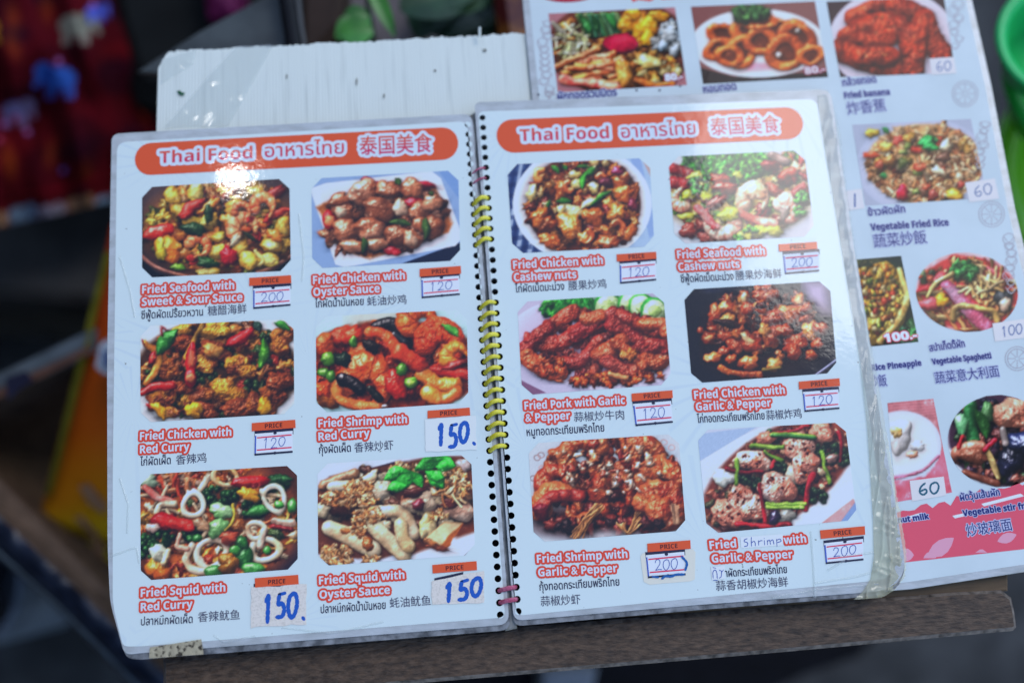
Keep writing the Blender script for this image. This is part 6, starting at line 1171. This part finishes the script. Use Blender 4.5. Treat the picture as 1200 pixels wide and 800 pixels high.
M_LEAF = mat_noise('fresh_green_leaf', (.02, .12, .012), (.06, .26, .03), 40, .4, bump=.3); M_LEAFD = mat_noise('deep_green_leaf', (.006, .03, .008), (.014, .06, .016), 40, .5); M_STEM = col_mat('green_stem', (.02, .07, .03))
leafy('leafy_plant', 'bright green leaves and dark stem showing over the middle of the board', (440, 60), -.2, [(394, 46, .026, .011, .5, -.10, .2), (402, 30, .022, .010, .3, -.10, .3), (398, 40, .024, .011, .0, -.09, .2), (416, 46, .018, .009, 1.0, -.10, .2), (412, 36, .016, .009, .6, -.095, .3), (428, -30, .05, .006, -1.2, -.09, .1)], M_LEAF, M_STEM)
leafy('broad_leaf_plant', 'darker green broad leaves at the top edge between crate and red packet', (540, -20), -.25, [(470, 12, .06, .024, .35, -.13, .1), (480, -4, .07, .026, .1, -.14, .1), (500, 8, .05, .018, .6, -.13, 0), (505, 40, .06, .026, .7, -.17, .1), (520, 30, .07, .03, .2, -.18, .1), (540, 45, .06, .028, 1.2, -.17, .1), (552, 18, .06, .028, -.3, -.17, .1), (515, 55, .07, .03, .05, -.19, .1), (490, 45, .05, .02, 1.1, -.17, .1)], M_LEAFD, M_STEM)

# green plastic bowls at the right
def bowl(name, label, c, R, H, tiltx, tilty, mat, rim=.012):
    q = MB(); N = 64; prof = [(.55, 0), (.62, .02), (.86, .72), (.90, .86), (1.0, .90), (1.03, .95), (1.02, 1.0), (.93, 1.0), (.84, .93), (.80, .80), (.58, .08), (0, .06)]
    i0 = 0; V = []
    for r_, h_ in prof:
        for k in range(N): a = 2 * math.pi * k / N; V.append((R * r_ * math.cos(a), R * r_ * math.sin(a), H * h_))
    F = [(i * N + k, i * N + (k + 1) % N, (i + 1) * N + (k + 1) % N, (i + 1) * N + k) for i in range(len(prof) - 1) for k in range(N)]
    q.mesh(V, F); o_ = q.build(name, mat, None, smooth=True); o_.location = c; o_.rotation_euler = (tiltx, tilty, 0); tag(o_, label, 'bowl', 'green plastic bowls'); return o_
M_G1 = mat_noise('bright_green_plastic', (.02, .50, .12), (.03, .57, .15), 10, .3); M_G2 = mat_noise('yellow_green_plastic', (.12, .42, .012), (.16, .50, .02), 10, .35)
bowl('plastic_bowl', 'small bright green plastic bowl with thick rim at the upper right, topmost of three', tuple(at(1218, 78, -.13)), .046, .045, .0, -.12, M_G1)
bowl('plastic_bowl', 'mid green plastic bowl under the small bright green bowl beside the menu sheet', tuple(at(1244, 128, -.20)), .072, .06, 0, -.05, mat_noise('mid_green_plastic', (.02, .36, .04), (.03, .42, .05), 10, .35))
bowl('plastic_bowl', 'lowest bowl of yellowish green plastic at the right edge of the picture', tuple(at(1262, 240, -.28)), .105, .07, 0, 0, M_G2)

# unseen dark panel, added out of frame at left to hold off sky light
q = MB(); N = 24
for k in range(N):
    y0_, y1_ = -1.6 + 3.6 * k / N, -1.6 + 3.6 * (k + 1) / N; f0, f1 = .03 * math.sin(k * 1.9), .03 * math.sin((k + 1) * 1.9)
    q.poly([(-.95 + f0, y0_, -.75), (-.95 + f1, y1_, -.75), (-.95 + f1 * .4, y1_, 1.5), (-.95 + f0 * .4, y0_, 1.5)])
tag(q.build('shade_panel', col_mat('shade_panel_black', (.012, .012, .014), rough=.7)), kind='structure')

q = MB(); q.prism([at(x, y, -.36)[:2] for x, y in [(96, -90), (236, -90), (300, -40), (345, 40), (330, 110), (190, 120), (150, 110)]], -.6, -.36, bev=.02)  # black slab added where the gap beside the cloth is only in shade
tag(q.build('gap_shade_slab', col_mat('gap_shade_slab', (.006, .007, .007), rough=.8, scale=25)), 'black slab added for the deep shade in the gap between the red cloth and the grey plastic sheet', 'bag')
q = MB(); q.prism([at(x, y, -.745)[:2] for x, y in [(290, 700), (1010, 700), (1040, 735), (1004, 768), (940, 790), (860, 830), (300, 850)]], -.75, -.742)  # black sheet cut to the table's ground shadow, its shade put into the colour
tag(q.build('table_shadow_sheet', col_mat('table_shadow_black', (.004, .004, .006), rough=.9)), 'black sheet on the ground painted as the shadow below the wooden plank', 'mat')  # no real mat, stands in for the table's shadow
q = MB(); q.prism([at(x, y, -.6)[:2] for x, y in [(636, 786), (700, 782), (690, 830), (632, 834)]], -.742, -.6, bev=.004)
tag(q.build('pale_block', col_mat('pale_grey_block', (.16, .18, .21))), 'pale grey block peeping out under the plank at the bottom edge', 'block')
